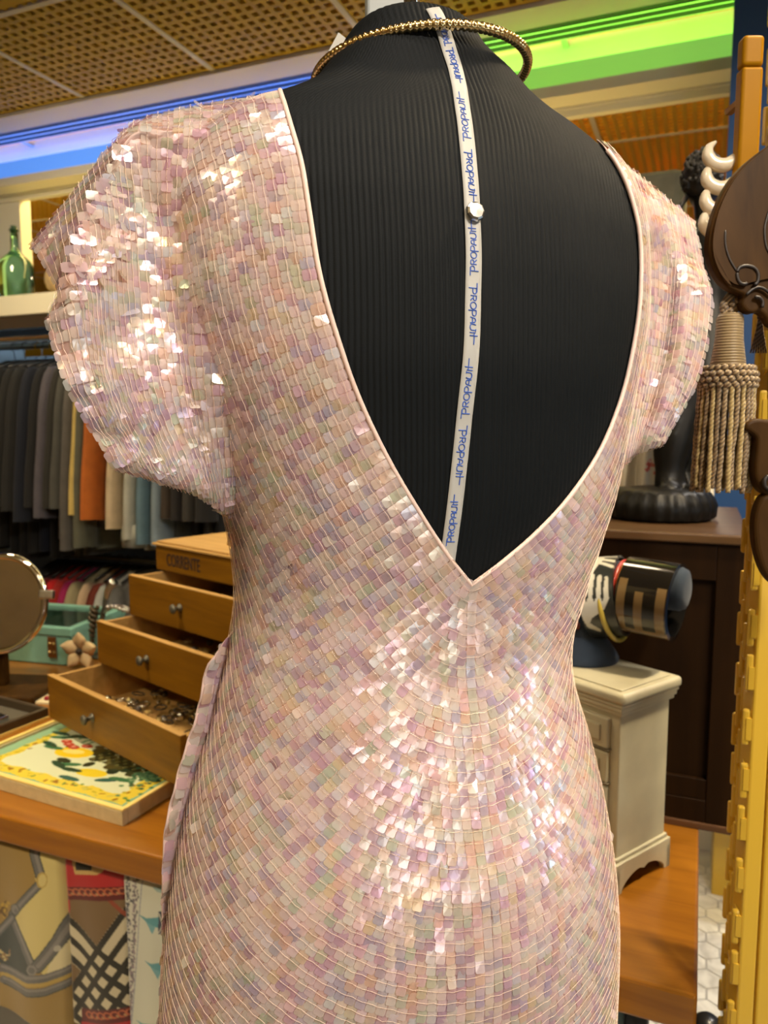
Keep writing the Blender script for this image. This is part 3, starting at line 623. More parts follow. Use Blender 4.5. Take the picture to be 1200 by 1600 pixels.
# ================================================================ MINT BOX
q0 = on_z(113, 1041, ZT); q1 = on_z(0, 1031, ZT); BANG = math.atan2(q0[1]-q1[1], q0[0]-q1[0])
mint = plain('mint_lacquer', (.22, .47, .37), .4, coat=.2, noise=.05, scale=40)
bxm = thing('jewellery_box', 'mint green jewellery box with glazed lid and brass clasp', 'box', (q0[0], q0[1], ZT), BANG)
BW, BD, BH = .36, .26, .085
def mpart(nm, boxes, mat, bv=.002, par=bxm):
    m = MB()
    for q in boxes: m.box(*q)
    return m.build(nm, mat, par, bevel=bv)
mpart('body', [((-BW, 0, 0), (0, .008, BH)), ((-BW, BD-.008, 0), (0, BD, BH)), ((-BW, 0, 0), (-BW+.008, BD, BH)), ((-.008, 0, 0), (0, BD, BH)), ((-BW, 0, 0), (0, BD, .006))], mint)
lid = mpart('lid', [((-BW-.003, -.004, BH), (.003, .020, BH+.022)), ((-BW-.003, BD-.02, BH), (.003, BD+.003, BH+.022)), ((-BW-.003, .02, BH), (-BW+.02, BD-.02, BH+.022)), ((-.02, .02, BH), (.003, BD-.02, BH+.022))], mint)
mpart('lid_glass', [((-BW+.02, .02, BH+.012), (-.02, BD-.02, BH+.014))], glass('lid_glass', (.9, .95, .93)), 0, lid)
mpart('clasp', [((-.072, -.0075, .022), (-.044, -.004, .082))], plain('brass_clasp', (.32, .19, .09), .35, .9), .002)
for zz in (.038, .062):
    for xx in (-.065, -.051): MB().ball((xx, -.0085, zz), .0045, 8, 5).build('clasp_stone', JM[0], bxm, smooth=True)
for q in range(4):
    mb = MB()
    for k in range(22):
        x, y = RNG.uniform(-BW+.03, -.03), RNG.uniform(.03, BD-.03); r = RNG.uniform(.004, .009)
        if k % 2: mb.tube([(x+1.6*r*math.cos(t), y+1.6*r*math.sin(t), .036+r*.5*math.sin(t+q)) for t in np.linspace(0, 2*PI, 10, endpoint=False)], .0017, 5, closed=True)
        else: mb.ball((x, y, .036+r), r, 8, 5)
    o = mb.build('trinket_heap', [JM[0], JM[2], plain('pearl', (.7, .66, .55), .3), JM[1]][q], smooth=True, kind='stuff'); o.location = (q0[0], q0[1], ZT); o.rotation_euler = (0, 0, BANG)
    tag(o, ['gilt', 'silver', 'pearly', 'dark'][q]+' trinkets lying inside the mint green box', 'jewellery')
tray_ = MB().box((-BW+.009, .009, .028), (-.009, BD-.009, .034)).build('inner_tray', plain('grey_velvet', (.16, .18, .16), .9, sheen=.4), bxm)

# ---------------- flower brooch, stand and chain beside the box
fp = on_z(129, 1046, ZT)
fl = thing('flower_brooch', 'cream resin flower brooch leaning on the mint box', 'brooch', (fp[0], fp[1], ZT), math.radians(15))
pet = plain('cream_petal', (.66, .50, .27), .4, noise=.12, scale=60)
for k in range(5):
    a = k*2*PI/5+.3; P = []
    for s_ in np.linspace(0, 1, 8):
        w = .021*math.sin(PI*min(1, .12+s_*.9))**.8; row = []
        for q in np.linspace(-1, 1, 7):
            r_ = .006+.048*s_; x, z = r_*math.cos(a)-w*q*math.sin(a), r_*math.sin(a)+w*q*math.cos(a); row.append((x, -.012-.012*s_*s_+.010*q*q-.006*math.sin(PI*s_), z+.055))
        P.append(row)
    o = MB().grid(P).build('petal', pet, fl, smooth=True); o.modifiers.new('t', 'SOLIDIFY').thickness = .0016
MB().ball((0, -.016, .055), (.009, .007, .009), 12, 8).build('centre', JM[1], fl, smooth=True)
MB().tube(crom([(0, 0, .05), (.008, -.005, .025), (.02, -.012, .004)], 10), .004, 8).build('stem', JM[1], fl, smooth=True)
np_ = on_z(150, 1030, ZT)
nk = thing('necklace_stand', 'pewter branch stand with a twisted chain behind the flower brooch', 'stand', (np_[0], np_[1]+.03, ZT))
MB().lathe([(.035, 0), (.035, .006), (.008, .012), (.006, .02)], 20).build('foot', M['pewter'], nk, smooth=True)
MB().tube(crom([(0, 0, .01), (-.004, 0, .09), (.012, 0, .15), (.02, .0, .19)], 14), np.linspace(.008, .006, 14), 8).build('stem', M['pewter'], nk, smooth=True)
MB().tube(crom([(.004, 0, .13), (.05, 0, .155), (.11, 0, .150), (.15, 0, .165)], 12), .006, 8).build('branch', M['silver'], nk, smooth=True)
MB().tube(crom([(.016, 0, .17), (.03, 0, .205), (.05, 0, .225)], 8), np.linspace(.007, .014, 8), 8).build('branch', M['silver'], nk, smooth=True)
tw = np.linspace(0, 1, 40)
for ph in (0, PI):
    MB().tube(np.stack([-.01-.03*tw+.009*np.cos(tw*26+ph), -.016+.009*np.sin(tw*26+ph), .15-.12*tw], -1), .006, 7).build('twisted_cord', plain('antique_cord', (.10, .075, .04), .4, .5), nk, smooth=True)
for k in range(9): MB().ball((.03+.014*k, -.008, .150+.004*math.sin(k)), .0062, 10, 6).build('bead', M['silver'], nk, smooth=True)

# ---------------- display case in front of the mirror and a jewellery card
dp = on_z(77, 1122, ZT); dq = on_z(0, 1152, ZT); DANG = math.atan2(dp[1]-dq[1], dp[0]-dq[0])
dc = thing('display_case', 'flat dark display tray with low rims beside the picture frame', 'case', (dp[0], dp[1], ZT), DANG)
smoke = plain('dark_case_wood', (.05, .035, .02), .4)
for q in (((-.36, 0, 0), (0, .010, .026)), ((-.36, .19, 0), (0, .20, .026)), ((-.010, .010, 0), (0, .19, .026)), ((-.36, .010, 0), (-.35, .19, .026))): MB().box(*q).build('side', smoke, dc, bevel=.003)
MB().box((-.35, .010, 0), (-.010, .19, .006)).build('lining', plain('case_lining', (.09, .08, .06), .9), dc)
MB().box((-.36, -.003, 0), (0, -.0002, .006)).build('brass_trim', gm, dc)
for k, (x, y) in enumerate(((-.10, .06), (-.17, .12), (-.22, .055), (-.075, .145), (-.29, .12))):
    o = MB().box((-.030, -.018, 0), (.030, .018, .018)).build('silver_box', plain('silver_box', (.55, .6, .66), .18, 1.0), None, bevel=.004)
    ca, sa = math.cos(DANG), math.sin(DANG); o.location = (dp[0]+x*ca-y*sa, dp[1]+x*sa+y*ca, ZT+.006); o.rotation_euler = (0, 0, DANG+.3*k)
    tag(o, ['silver snuff box at the near corner of the display case', 'silver snuff box in the middle of the display case', 'silver snuff box by the long side of the display case', 'silver snuff box near the far corner of the display case', 'silver snuff box deepest in the display case'][k], 'box', 'silver boxes in the display case')
kp = on_z(50, 1091, ZT)
kc = thing('jewellery_card', 'cream card with dark earrings pinned, between mirror foot and chest', 'card', (kp[0], kp[1], ZT), math.radians(12))
MB().box((-.06, -.035, 0), (.075, .045, .006)).build('card', plain('cream_card', (.68, .60, .40), .7), kc, bevel=.001)
for k in range(8):
    x, y = RNG.uniform(-.045, .06), RNG.uniform(-.025, .035); MB().ball((x, y, .010), (.008, .006, .006), 8, 5).build('earring', [JM[1], JM[2], plain('ruby', (.3, .02, .04), .15)][k % 3], kc, smooth=True)
# bottles on the high shelf
bg = glass('green_glass', (.30, .66, .50), .05)
for px, hgt, r, lb in ((30, .30, .072, 'green demijohn bottle beside the fabric bundle on the shelf'), (-12, .27, .062, 'green demijohn bottle beside the cream column on the shelf')):
    p = on_y(px-12, 467, 2.47); b = thing('glass_bottle', lb, 'bottle', (p[0], 2.50, 1.9855), 0, 'green bottles on the high shelf'); k = hgt/.32
    MB().lathe([(r*.5, 0), (r*.95, .004), (r, .02), (r, .15*k), (r*.85, .18*k), (r*.45, .21*k), (.019, .225*k), (.016, .24*k), (.015, .31*k), (.019, .312*k), (.019, .32*k), (.012, .32*k)], 28).build('body', bg, b, smooth=True)
    MB().lathe([(.011, .305*k), (.013, .335*k)], 14).build('cork', plain('cork', (.07, .13, .08), .7), b, smooth=True)
p = on_y(80, 465, 2.48); bun = MB()
bun.ball((0, 0, .075), (.085, .09, .075), 20, 12); o = bun.build('fabric_bundle', plain('brown_cream_fabric', (.42, .31, .17), .85, noise=.5, scale=18, bump=.6, bscale=30), smooth=True); o.location = (p[0]+.05, 2.52, 1.985); tag(o, 'mottled brown and cream fabric bundle beside the green bottles', 'bundle')
p = on_y(1030, 330, 2.45)
o = MB().box((-.10, -.1, 0), (.09, .12, .21)).build('canvas_bag', plain('grey_canvas', (.20, .20, .15), .8, noise=.15, scale=20), bevel=.03, seg=3); o.location = (p[0]-.02, 2.53, 1.985); tag(o, 'grey green canvas bag on the high shelf beyond the dress shoulder', 'bag')
# ================================================================ DARK CABINET
dcb = thing('dark_cabinet', 'low dark mahogany cabinet standing on the counter behind the white chest', 'cabinet', (0, 1.318, ZT))
CH = .478; CXL, CXR = -.42, .070
MB().box((CXL, .012, 0), (CXR, .46, CH)).build('body', M['darkwood'], dcb, bevel=.002)
for nm, q in (('stile', ((CXR-.040, 0, 0), (CXR, .012, CH))), ('stile', ((CXL, 0, 0), (CXL+.04, .012, CH))), ('rail', ((CXL+.04, 0, CH-.06), (CXR-.04, .012, CH))), ('rail', ((CXL+.04, 0, 0), (CXR-.04, .012, .05))), ('rail', ((CXL+.04, .002, .05), (CXR-.04, .012, .085)))):
    MB().box(*q).build(nm, M['darkwood'], dcb, bevel=.0015)
MB().box((CXL-.006, -.008, CH), (CXR+.006, .47, CH+.016)).build('top_board', wood('mahogany_top', (.06, .030, .012), (.095, .05, .02), (2, 20, 20), .35, .2), dcb, bevel=.003)
MB().box((CXL-.002, -.004, 0), (CXR+.002, .012, .012)).build('foot_moulding', wood('foot_wood', (.07, .03, .012), (.11, .05, .02), (2, 20, 20)), dcb, bevel=.002)
CT = ZT+CH+.016
# ---------------------------------------------------------------- ebony figure
sp_ = on_z(1028, 812, CT); SX, SYv = sp_[0], 1.318+.20
st = thing('ebony_figure', 'black carved figure with cropped hair on a ribbed drum base', 'figurine', (SX, SYv, CT))
fd = (pj((SX, SYv, CT+.1))[2])
drum = MB(); n = 96; rows = []
for r, z in ((.086, 0), (.097, .006), (.099, .028), (.094, .040), (.088, .048), (.085, .054), (.05, .058), (.002, .060)):
    rows.append([((r+(.0022*math.cos(24*t) if .003 < z < .05 else 0))*math.cos(t), (r+(.0022*math.cos(24*t) if .003 < z < .05 else 0))*math.sin(t), z) for t in np.linspace(0, 2*PI, n, endpoint=False)])
drum.grid(np.array(rows)[::-1], cv=True).build('drum_base', M['ebony'], st, smooth=True)
def FP(x, y, dd=0.0): return at(x, y, fd+dd)-np.array([SX, SYv, CT])
bm_ = MB(); pxr = fd/FPX
def limb(pts, radii, n=10):
    bm_.tube(crom([FP(*q) for q in pts], 22), np.interp(np.linspace(0, 1, 22), np.linspace(0, 1, len(radii)), np.array(radii)*pxr), n)
limb([(1048, 772), (1046, 735), (1052, 690), (1068, 640), (1088, 575)], [26, 22, 32, 33, 40])          # one shin and thigh
limb([(1082, 774, .02), (1085, 730, .02), (1090, 670, .02), (1100, 600, .02), (1102, 565)], [24, 20, 28, 34, 40])
limb([(1100, 590), (1104, 540), (1108, 480), (1108, 425), (1108, 375), (1102, 345)], [48, 42, 33, 38, 44, 26], 14)   # trunk
limb([(1104, 365), (1100, 335), (1098, 312), (1096, 290)], [22, 15, 15, 18])                          # neck
limb([(1078, 372), (1070, 420), (1084, 480), (1110, 505), (1128, 470)], [17, 17, 14, 11, 10])
limb([(1132, 375), (1142, 425), (1140, 480), (1120, 530), (1100, 560)], [17, 17, 14, 12, 12])
limb([(1030, 764, -.02), (1046, 768, -.03), (1060, 770, -.04)], [12, 15, 10]); limb([(1075, 768, -.02), (1088, 772, -.04), (1094, 774, -.05)], [12, 15, 10])
hc = FP(1096, 282); bm_.ball(hc+np.array([.004, .01, -.006]), (.030, .036, .044), 20, 14)
bm_.ball(hc+np.array([.012, .046, -.012]), (.008, .010, .010), 10, 6)            # nose, turned away from the room
ob = bm_.build('body', M['ebony'], st, smooth=True)
rm = ob.modifiers.new('fuse', 'REMESH'); rm.mode = 'VOXEL'; rm.voxel_size = .0045; rm.use_smooth_shade = True
sm = ob.modifiers.new('soft', 'SMOOTH'); sm.iterations = 6
hb = MB(); hb.ball(hc+np.array([0, -.004, .008]), (.034, .036, .042), 24, 16)
for k in range(260):
    z_ = RNG.uniform(-.55, 1); t_ = RNG.uniform(0, 2*PI); q = math.sqrt(1-z_*z_)
    hb.ball(hc+np.array([.034*q*math.cos(t_), -.004+.036*q*math.sin(t_), .008+.042*z_]), RNG.uniform(.0035, .006), 6, 4)
hb.build('hair', M['ebony_hair'], st, smooth=True)
MB().tube(crom([hc+np.array([-.022, 0, -.022]), FP(1066, 318), FP(1061, 326)], 8), np.linspace(.006, .0035, 8), 8).build('braid', M['ebony_hair'], st, smooth=True)
MB().tube(crom([hc+np.array([.0, 0, .045]), hc+np.array([.0, 0, .060])], 4), [.006, .006, .005, .003], 8).build('topknot', M['ebony_hair'], st, smooth=True)
# ---------------------------------------------------------------- floral cloth behind the figure
fx0, fx1 = on_y(962, 700, 1.66)[0], on_y(1119, 700, 1.66)[0]
u = np.linspace(0, 1, 150); v = np.linspace(0, 1, 70); UU, VV = np.meshgrid(u, v, indexing='ij')
X = fx0+(fx1-fx0)*UU; Z = CT+.002+(.22)*(1-VV); Yc = 1.64+.014*np.sin(UU*2*PI*5.2+.8*VV)*(.5+.5*VV)
P2 = np.stack([UU.ravel()*2.2, VV.ravel()*2.0], -1); p = Paint(P2, (.74, .68, .54))
for x, y in ((.44, .45), (.50, .62), (.46, 1.75), (.2, 1.0), (.8, 1.2), (1.1, .6), (1.9, 1.3), (1.95, 1.7), (1.6, .8), (.75, .35), (1.3, 1.6)):
    p.blot((x, y), .13, [(.55, .06, .05), (.66, .18, .12), (.62, .10, .08)], 9, int(x*100), .4)
o = MB().grid(np.stack([X-(fx0+fx1)/2, Yc-1.64, Z-CT], -1)).build('floral_cloth', printed('floral_print', .75, sheen=.2), smooth=True, col=p.c)
o.location = ((fx0+fx1)/2, 1.64, CT); o.modifiers.new('t', 'SOLIDIFY').thickness = .002
tag(o, 'cream cloth with red flowers draped behind the black figure', 'cloth')

# ================================================================ WHITE CHEST OF DRAWERS (jewellery box)
w0 = on_z(962, 1402, ZT); w1 = on_z(1046, 1352, ZT); WA = math.atan2(w1[1]-w0[1], w1[0]-w0[0])
WDp = math.hypot(w1[0]-w0[0], w1[1]-w0[1]); WW = .20; WH = .297
# local x = along the side seen from the room end (depth), y = along the drawer front, away from the near corner
wc = thing('white_jewellery_chest', 'small antique white chest of drawers on the counter end', 'chest', (w0[0], w0[1], ZT), WA)
wm = plain('antique_white', (.50, .46, .31), .45, coat=.1, noise=.10, scale=18)
wl = plain('dark_line', (.22, .19, .13), .6)  # darker brown for the strip under each drawer
i_ = .007
MB().box((i_, i_, .03), (WDp-i_, WW-i_, WH-.028)).build('carcass', wm, wc, bevel=.002)
def skirt(L, fr, nm='bracket_foot'):
    out = [(0, 0), (.014, 0)]+[(.014+(L/2-.024)*s_, .004+.020*math.sin(s_*PI/2)**.7) for s_ in np.linspace(0.05, 1, 8)]+[(L/2, .0205)]
    out += [(L-x, y) for x, y in out[::-1]]; out += [(L, .036), (0, .036)]
    MB().prism(out, 0, .009, fr).build(nm, wm, wc, bevel=.0008)
skirt(WDp, lambda q: (q[0], q[2], q[1])); skirt(WW, lambda q: (q[2], WW-q[0], q[1])); skirt(WDp, lambda q: (q[0], WW-q[2], q[1])); skirt(WW, lambda q: (WDp-q[2], q[0], q[1]))
for nm, e, z0, z1 in (('base_moulding', .000, .034, .046), ('base_moulding', -.0035, .046, .052), ('cornice', -.002, WH-.034, WH-.028), ('cornice', .0005, WH-.028, WH-.021), ('cornice', .0025, WH-.021, WH-.016)):
    MB().box((-e, -e, z0), (WDp+e, WW+e, z1)).build(nm, wm, wc, bevel=.0015)
MB().box((-.006, -.006, WH-.016), (WDp+.006, WW+.006, WH)).build('top_slab', wm, wc, bevel=.006, seg=4)
MB().box((.006, .006, WH), (WDp-.006, WW-.006, WH+.0025)).build('top_panel', wm, wc, bevel=.001)
for k in range(4):
    z0 = .060+k*.050
    d = MB().box((-.0005, .022, z0), (i_+.002, WW-.022, z0+.045)).build('drawer', wm, wc, bevel=.0025)
    MB().box((-.0012, .020, z0-.0012), (i_+.001, WW-.020, z0)).build('gap_line', wl, d)
    MB().box((-.004, .034, z0+.011), (.001, WW-.034, z0+.034)).build('drawer_panel', wm, d, bevel=.001)
    T = Matrix.Translation((-.003, WW/2, z0+.02))@Matrix.Rotation(-PI/2, 4, 'Y'); MB().lathe([(.004, 0), (.003, .006), (.006, .010), (.003, .014)], 12, T).build('knob', wm, d, smooth=True)

# ---------------------------------------------------------------- bracelet display arm and bangles
WT = ZT+WH+.0025
bc = on_z(918, 1050, WT); bc = bc+np.array([-.004, .022, 0])
axs = CR*.80+CF*np.array([1, 1, 0])*(-.60); axs[2] = .0; axs /= np.linalg.norm(axs); AXA = math.atan2(axs[1], axs[0])
bcd = pj(bc)[2]; zc = WT+.118
endc = at(1076, 922, bcd-.055); zc = endc[2]; t_ = np.dot(endc-bc, axs); bc = np.array([endc[0]-axs[0]*.138, endc[1]-axs[1]*.138, WT])
vel = plain('navy_velvet', (.017, .030, .050), .85, sheen=.12, noise=.08, scale=60)
bd_ = thing('bracelet_stand', 'navy velvet bracelet roll on a flared foot', 'stand', tuple(bc), AXA)
hz = zc-WT
MB().lathe([(.056, 0), (.057, .004), (.053, .012), (.043, .026), (.032, .040), (.025, .056), (.024, hz-.015), (.02, hz)], 32, Matrix.Translation((-.020, 0, 0))).build('foot', vel, bd_, smooth=True)
RX = Matrix.Translation((0, 0, hz))@Matrix.Rotation(PI/2, 4, 'Y')
MB().lathe([(.002, -.12), (.028, -.119), (.032, -.114), (.032, .128), (.029, .1345), (.020, .1375), (.002, .138)], 32, RX).build('roll', vel, bd_, smooth=True)
def wx(x, z=0.0): return (bc[0]+axs[0]*x, bc[1]+axs[1]*x, zc+z)
def bangle(name, label, x0, x1, r0, r1, mat, drop, tilt=0.0, yawt=0.0, col=None, n=72, prof=None):
    m = MB(); L = x1-x0
    pr = prof or [(r0, 0), (r1, .001), (r1, L-.001), (r0, L), (r0, L*.5), (r0, 0)]
    pr2 = []
    for a, b in zip(pr[:-1], pr[1:]):
        k = max(1, int(abs(b[1]-a[1])/.0012)) if col else 1
        pr2 += [(a[0]+(b[0]-a[0])*t, a[1]+(b[1]-a[1])*t) for t in np.linspace(0, 1, k, endpoint=False)]
    pr2.append(pr[-1])
    a = np.linspace(0, 2*PI, n*(5 if col else 1), endpoint=False)
    P = np.array([[(z-L/2, r*math.cos(t), r*math.sin(t)) for t in a] for r, z in pr2])
    m.grid(P[:, ::-1], cv=True)
    cc = None
    if col:
        V = P[:, ::-1].reshape(-1, 3); cc = col(V, L)
    o = m.build(name, mat, None, smooth=True, col=cc)
    o.location = wx((x0+x1)/2, -drop); o.rotation_euler = (0, tilt, AXA+yawt); es = o.modifiers.new('e', 'EDGE_SPLIT'); es.split_angle = math.radians(35)
    tag(o, label, 'bangle', 'bangles on the navy roll'); return o
def paint_black(V, L):
    BK, TN = (.010, .009, .008), (.20, .13, .055); c = np.tile(np.array(BK), (len(V), 1))
    a = np.arctan2(V[:, 2], -V[:, 1]); x = V[:, 0]+L/2; out = np.hypot(V[:, 1], V[:, 2]) > .055      # a: 0 towards the room, pi/2 up
    low = (a < .62) & (a > -1.15) & out
    for x0, x1, top in ((.004, .016, .62), (.030, .042, .32), (.060, .073, .50)):
        c[low & (x > x0) & (x < x1) & (a < top)] = TN
    c[out & (a > -1.15) & (a < -.78)] = TN
    return c
bangle('wide_bangle', 'wide glossy black bangle with tan comb stripes on the navy roll', .048, .124, .0505, .0575, printed('black_lacquer', .12, coat=.6), .0185, tilt=.05, col=paint_black)
def paint_hand(V, L):
    BK, WHt = (.022, .026, .024), (.62, .60, .50); a = np.arctan2(V[:, 2], -V[:, 1]); x = V[:, 0]+L/2
    P = np.stack([x/L, a/1.2], -1); p = Paint(P, BK)
    p.poly([(.12, .60), (.35, .55), (.62, 1.05), (.60, 1.25), (.30, 1.25)], WHt); p.disc((.50, 1.35), .20, WHt, .22)
    for y0, y1 in ((1.45, 1.42), (1.28, 1.20), (1.12, .98), (.98, .80)): p.line([(.5, y0), (.95, y1)], .085, WHt)
    p.poly([(.02, .10), (.90, .12), (.70, -.12), (.30, -.30), (.20, -.42), (.45, -.62), (.40, -.72), (.10, -.55), (.0, -.2)], WHt)
    for k, x_ in enumerate((.10, .34, .58, .80)): p.line([(x_, .1), (x_+.10-.03*k, .62-.04*k)], .13, WHt)
    for x_ in (.24, .47, .70): p.line([(x_-.02, .08), (x_+.05, .5)], .05, BK)
    ins = np.hypot(V[:, 1], V[:, 2]) < .0580; p.c[ins] = (.03, .03, .03); return p.c
bangle('wide_bangle', 'wide black bangle with white hand shaped motif', -.008, .044, .0575, .0615, printed('hand_print', .3, coat=.3), .025, tilt=-.16, yawt=.10, col=paint_hand)
coral = plain('coral_resin', (.62, .17, .11), .3, coat=.4)
def ringp(R_, r_, n=14): return [(R_+r_*math.cos(t), r_+r_*math.sin(t)) for t in np.linspace(0, 2*PI, n)]
bangle('coral_bangle', 'thick coral red bangle behind the white motif bangle', -.045, -.015, .040, .056, coral, .024, prof=[(.051, 0), (.058, .0), (.062, .008), (.063, .015), (.062, .022), (.058, .03), (.051, .03), (.051, 0)])
bangle('thin_bangle', 'thin red bangle between the two wide black ones', .0390, .0450, .036, .042, plain('red_resin', (.42, .04, .02), .3, coat=.4), .0125, prof=ringp(.0445, .0032))
bangle('thin_bangle', 'thin orange bangle between the two wide black ones', .0455, .0510, .036, .042, plain('orange_resin', (.45, .16, .02), .3, coat=.4), .0125, prof=ringp(.0445, .0032))
bangle('thin_bangle', 'thin yellow bangle hanging lowest under the roll', .026, .035, .047, .0495, plain('yellow_resin', (.50, .38, .06), .3, coat=.4), .0315, tilt=-.22, prof=ringp(.0585, .004))

# ================================================================ YELLOW SCREEN
na = at(1162, 1280, .86); nb = at(1146, 1280, .94)
dv = (nb-na)*np.array([1, 1, 0]); LS = np.linalg.norm(dv); SA = math.atan2(dv[1], dv[0])
ys = thing('yellow_screen', 'tall yellow screen with long hexagon lattice side and grooved post', 'screen', (na[0], na[1], 0), SA)
HY = 2.45
# local x runs into the room along the lattice, y to the side
lat = MB(); cw = LS/3.0; chh = .058
for j in range(int(HY/chh)):
    for k in range(4):
        z0 = j*chh+(k % 2)*chh/2
        lat.box((k*cw-.0028, -.003, z0+.006), (k*cw+.0028, .003, z0+chh*.5+.002))
        if k < 3:
            zt_, zb_ = z0+chh*.5, z0+chh*.5+chh*0.0
            for za, zb2 in (((z0+chh*.5, z0+chh*.5+.010) if k % 2 == 0 else (z0+chh*.5, z0+chh*.5+.010)), (z0+.006, z0-.004)):
                d_ = np.array([cw, 0, zb2-za]); L_ = np.linalg.norm(d_); an = math.atan2(d_[2], d_[0])
                lat.box((0, -.0024, -.0022), (L_, .0024, .0022), R3('Y', -an), (k*cw, 0, za))
lat.build('lattice', M['yellow'], ys, kind='stuff')
MB().box((-.001, -.0045, 0), (LS*.97, -.003, HY)).build('backing_sheet', M['yellow'], ys)
# round pegs that stand proud along the lattice edge
tb = MB().box((-.0032, -.0026, -.0205), (.0032, .0055, .0205)).build('lattice_tab', M['yellow'], ys, bevel=.0025); first = True
for j in range(2, int(HY/chh)):
    for k in range(4):
        p_ = (k*cw+.0015, .0004+.0010*((j+k) % 2), j*chh+(k % 2)*chh/2+.016+.004*((j*7+k*3) % 3))
        if first: tb.location = p_; first = False
        else: link_copy(tb, ys, p_)
fdv = CR*1.0; fdl = np.array([fdv[0]*math.cos(SA)+fdv[1]*math.sin(SA), -fdv[0]*math.sin(SA)+fdv[1]*math.cos(SA)]); fa = math.atan2(fdl[1], fdl[0])
def frot(m): 
    m.v = [np.concatenate(m.v)@R3('Z', fa).T]; return m
frot(MB().box((.002, -.004, 0), (.0215, .022, 2.5))).build('post', M['yellow'], ys, bevel=.0025)
frot(MB().box((.0215, .001, 0), (.0235, .018, 2.5))).build('groove', plain('yellow_shadow_gap', (.50, .30, .03), .5), ys)
frot(MB().box((.0235, -.004, 0), (.105, .022, 2.5))).build('panel', M['yellow'], ys, bevel=.0025)
frot(MB().box((-.002, -.01, 0), (.115, .03, .02))).build('foot', M['yellow'], ys, bevel=.003)

# ---------------------------------------------------------------- amber rack with ivory hooks
AD = .78; a0 = at(1174, 74, AD); a1 = at(1160, 345, AD); 
hk = thing('hook_rack', 'amber resin bar with four ivory horn hooks', 'rack', (a1[0], a1[1], a1[2]), YAW)
AL = a0[2]-a1[2]
MB().box((-.0105, -.008, 0), (.0105, .008, AL*.83)).build('bar', M['amber'], hk, bevel=.003, seg=3)
MB().box((-.0105, -.008, AL*.832), (.0105, .008, AL)).build('bar_top', M['amber'], hk, bevel=.004, seg=4)
MB().box((.003, .008, .02), (.010, .060, .026)).build('mount', M['amber'], hk); MB().box((.003, .008, AL-.05), (.010, .060, AL-.044)).build('mount', M['amber'], hk)
def HP(x, y): 
    w = at(x, y, AD)-a1; return (w[0]*cY+w[1]*sY, -w[0]*sY+w[1]*cY, w[2])
path = crom([HP(1119, 221), HP(1108, 231), HP(1107, 245), HP(1117, 256), HP(1134, 258), HP(1150, 249), HP(1160, 243)], 26)
rr = np.interp(np.linspace(0, 1, 26), [0, .12, .3, .6, .9, 1], [.0012, .0035, .0062, .0072, .0064, .0060])
h0 = MB().tube(path, rr, 14).build('ivory_hook', M['ivory'], hk, smooth=True)
for k in range(1, 4): link_copy(h0, hk, (-.0004*k, 0, -.0222*k))

# ================================================================ CARVED WOODEN PANEL
PDp = .70
pb = at(1230, 560, PDp); wp = thing('carved_wood_panel', 'walnut panel carved with scrolls, a tassel hung from its corner', 'panel', tuple(pb), YAW)
def PQ(x, y, dy=0.0):
    w = at(x, y, PDp)-pb; return np.array([w[0]*cY+w[1]*sY, -w[0]*sY+w[1]*cY+dy, w[2]])
def px_prism(pts, name, mat, d0, d1, bev=.002, par=wp, n=None):
    q = crom(pts, n or len(pts)*4, closed=True); P0 = np.array([PQ(x, y) for x, y in q]); N_ = len(q)
    V = np.concatenate([P0+[0, d0, 0], P0+[0, d1, 0]])
    m = MB().add(V, [tuple(range(N_)), tuple(range(2*N_-1, N_-1, -1))]+[(i, N_+i, N_+(i+1) % N_, (i+1) % N_) for i in range(N_)])
    return m.build(name, mat, par, bevel=bev, seg=3)
upper = [(1260, 205), (1225, 212), (1196, 230), (1168, 252), (1148, 273), (1134, 294), (1121, 322), (1112, 352), (1108, 384), (1112, 410), (1123, 434), (1138, 449), (1152, 456), (1162, 462), (1160, 476), (1166, 486), (1176, 489), (1186, 487), (1196, 494), (1205, 508), (1225, 512), (1262, 500), (1300, 480), (1345, 420), (1352, 350), (1330, 270), (1298, 220)]
px_prism(upper, 'upper_board', M['carved'], 0, .014, .003)
px_prism([(x+(1230-x)*.03, y+(360-y)*.03) for x, y in upper[:12]]+[(1116, 400), (1130, 430), (1150, 446), (1180, 440), (1230, 430), (1300, 420), (1335, 350), (1318, 270)], 'raised_field', M['carved'], -.003, .001, .002)
def groove(pts, r=.0016, name='groove_shade_line'):  # dark tubes on the board, coloured as the shade inside carved grooves
    m = MB().tube([PQ(x, y, -.0032) for x, y in crom(pts, len(pts)*5)], [.0005]+[r]*(len(pts)*5-2)+[.0006], 8); m.build(name, M['groove'], wp, smooth=True)
groove([(1131, 361), (1131, 383), (1137, 405), (1149, 426)], .0011)
groove([(1199, 330), (1193, 352), (1192, 368), (1195, 388), (1204, 402)], .0012)
groove([(1149, 427), (1152, 420), (1159, 417), (1168, 417), (1177, 421), (1182, 430), (1181, 441), (1176, 447)], .0017)
groove([(1149, 427), (1150, 436), (1154, 443), (1161, 445), (1165, 443)], .0017)
groove([(1163, 462), (1172, 454), (1182, 450), (1192, 453), (1203, 462)], .0014)
groove([(1176, 465), (1184, 466), (1189, 473), (1188, 482)], .0017)
groove([(1240, 330), (1252, 352), (1250, 380), (1236, 402)], .0012); groove([(1262, 300), (1290, 340), (1294, 390), (1270, 430)], .0012)
px_prism([(1166, 663), (1172, 657), (1182, 654), (1196, 655), (1215, 660), (1240, 700), (1240, 770), (1205, 774), (1190, 766), (1182, 748), (1181, 725), (1183, 700), (1182, 684), (1174, 676), (1166, 671)], 'scroll_bracket', M['carved'], 0, .016, .004)
groove([(1198, 742), (1192, 750), (1193, 760), (1202, 765)], .002)
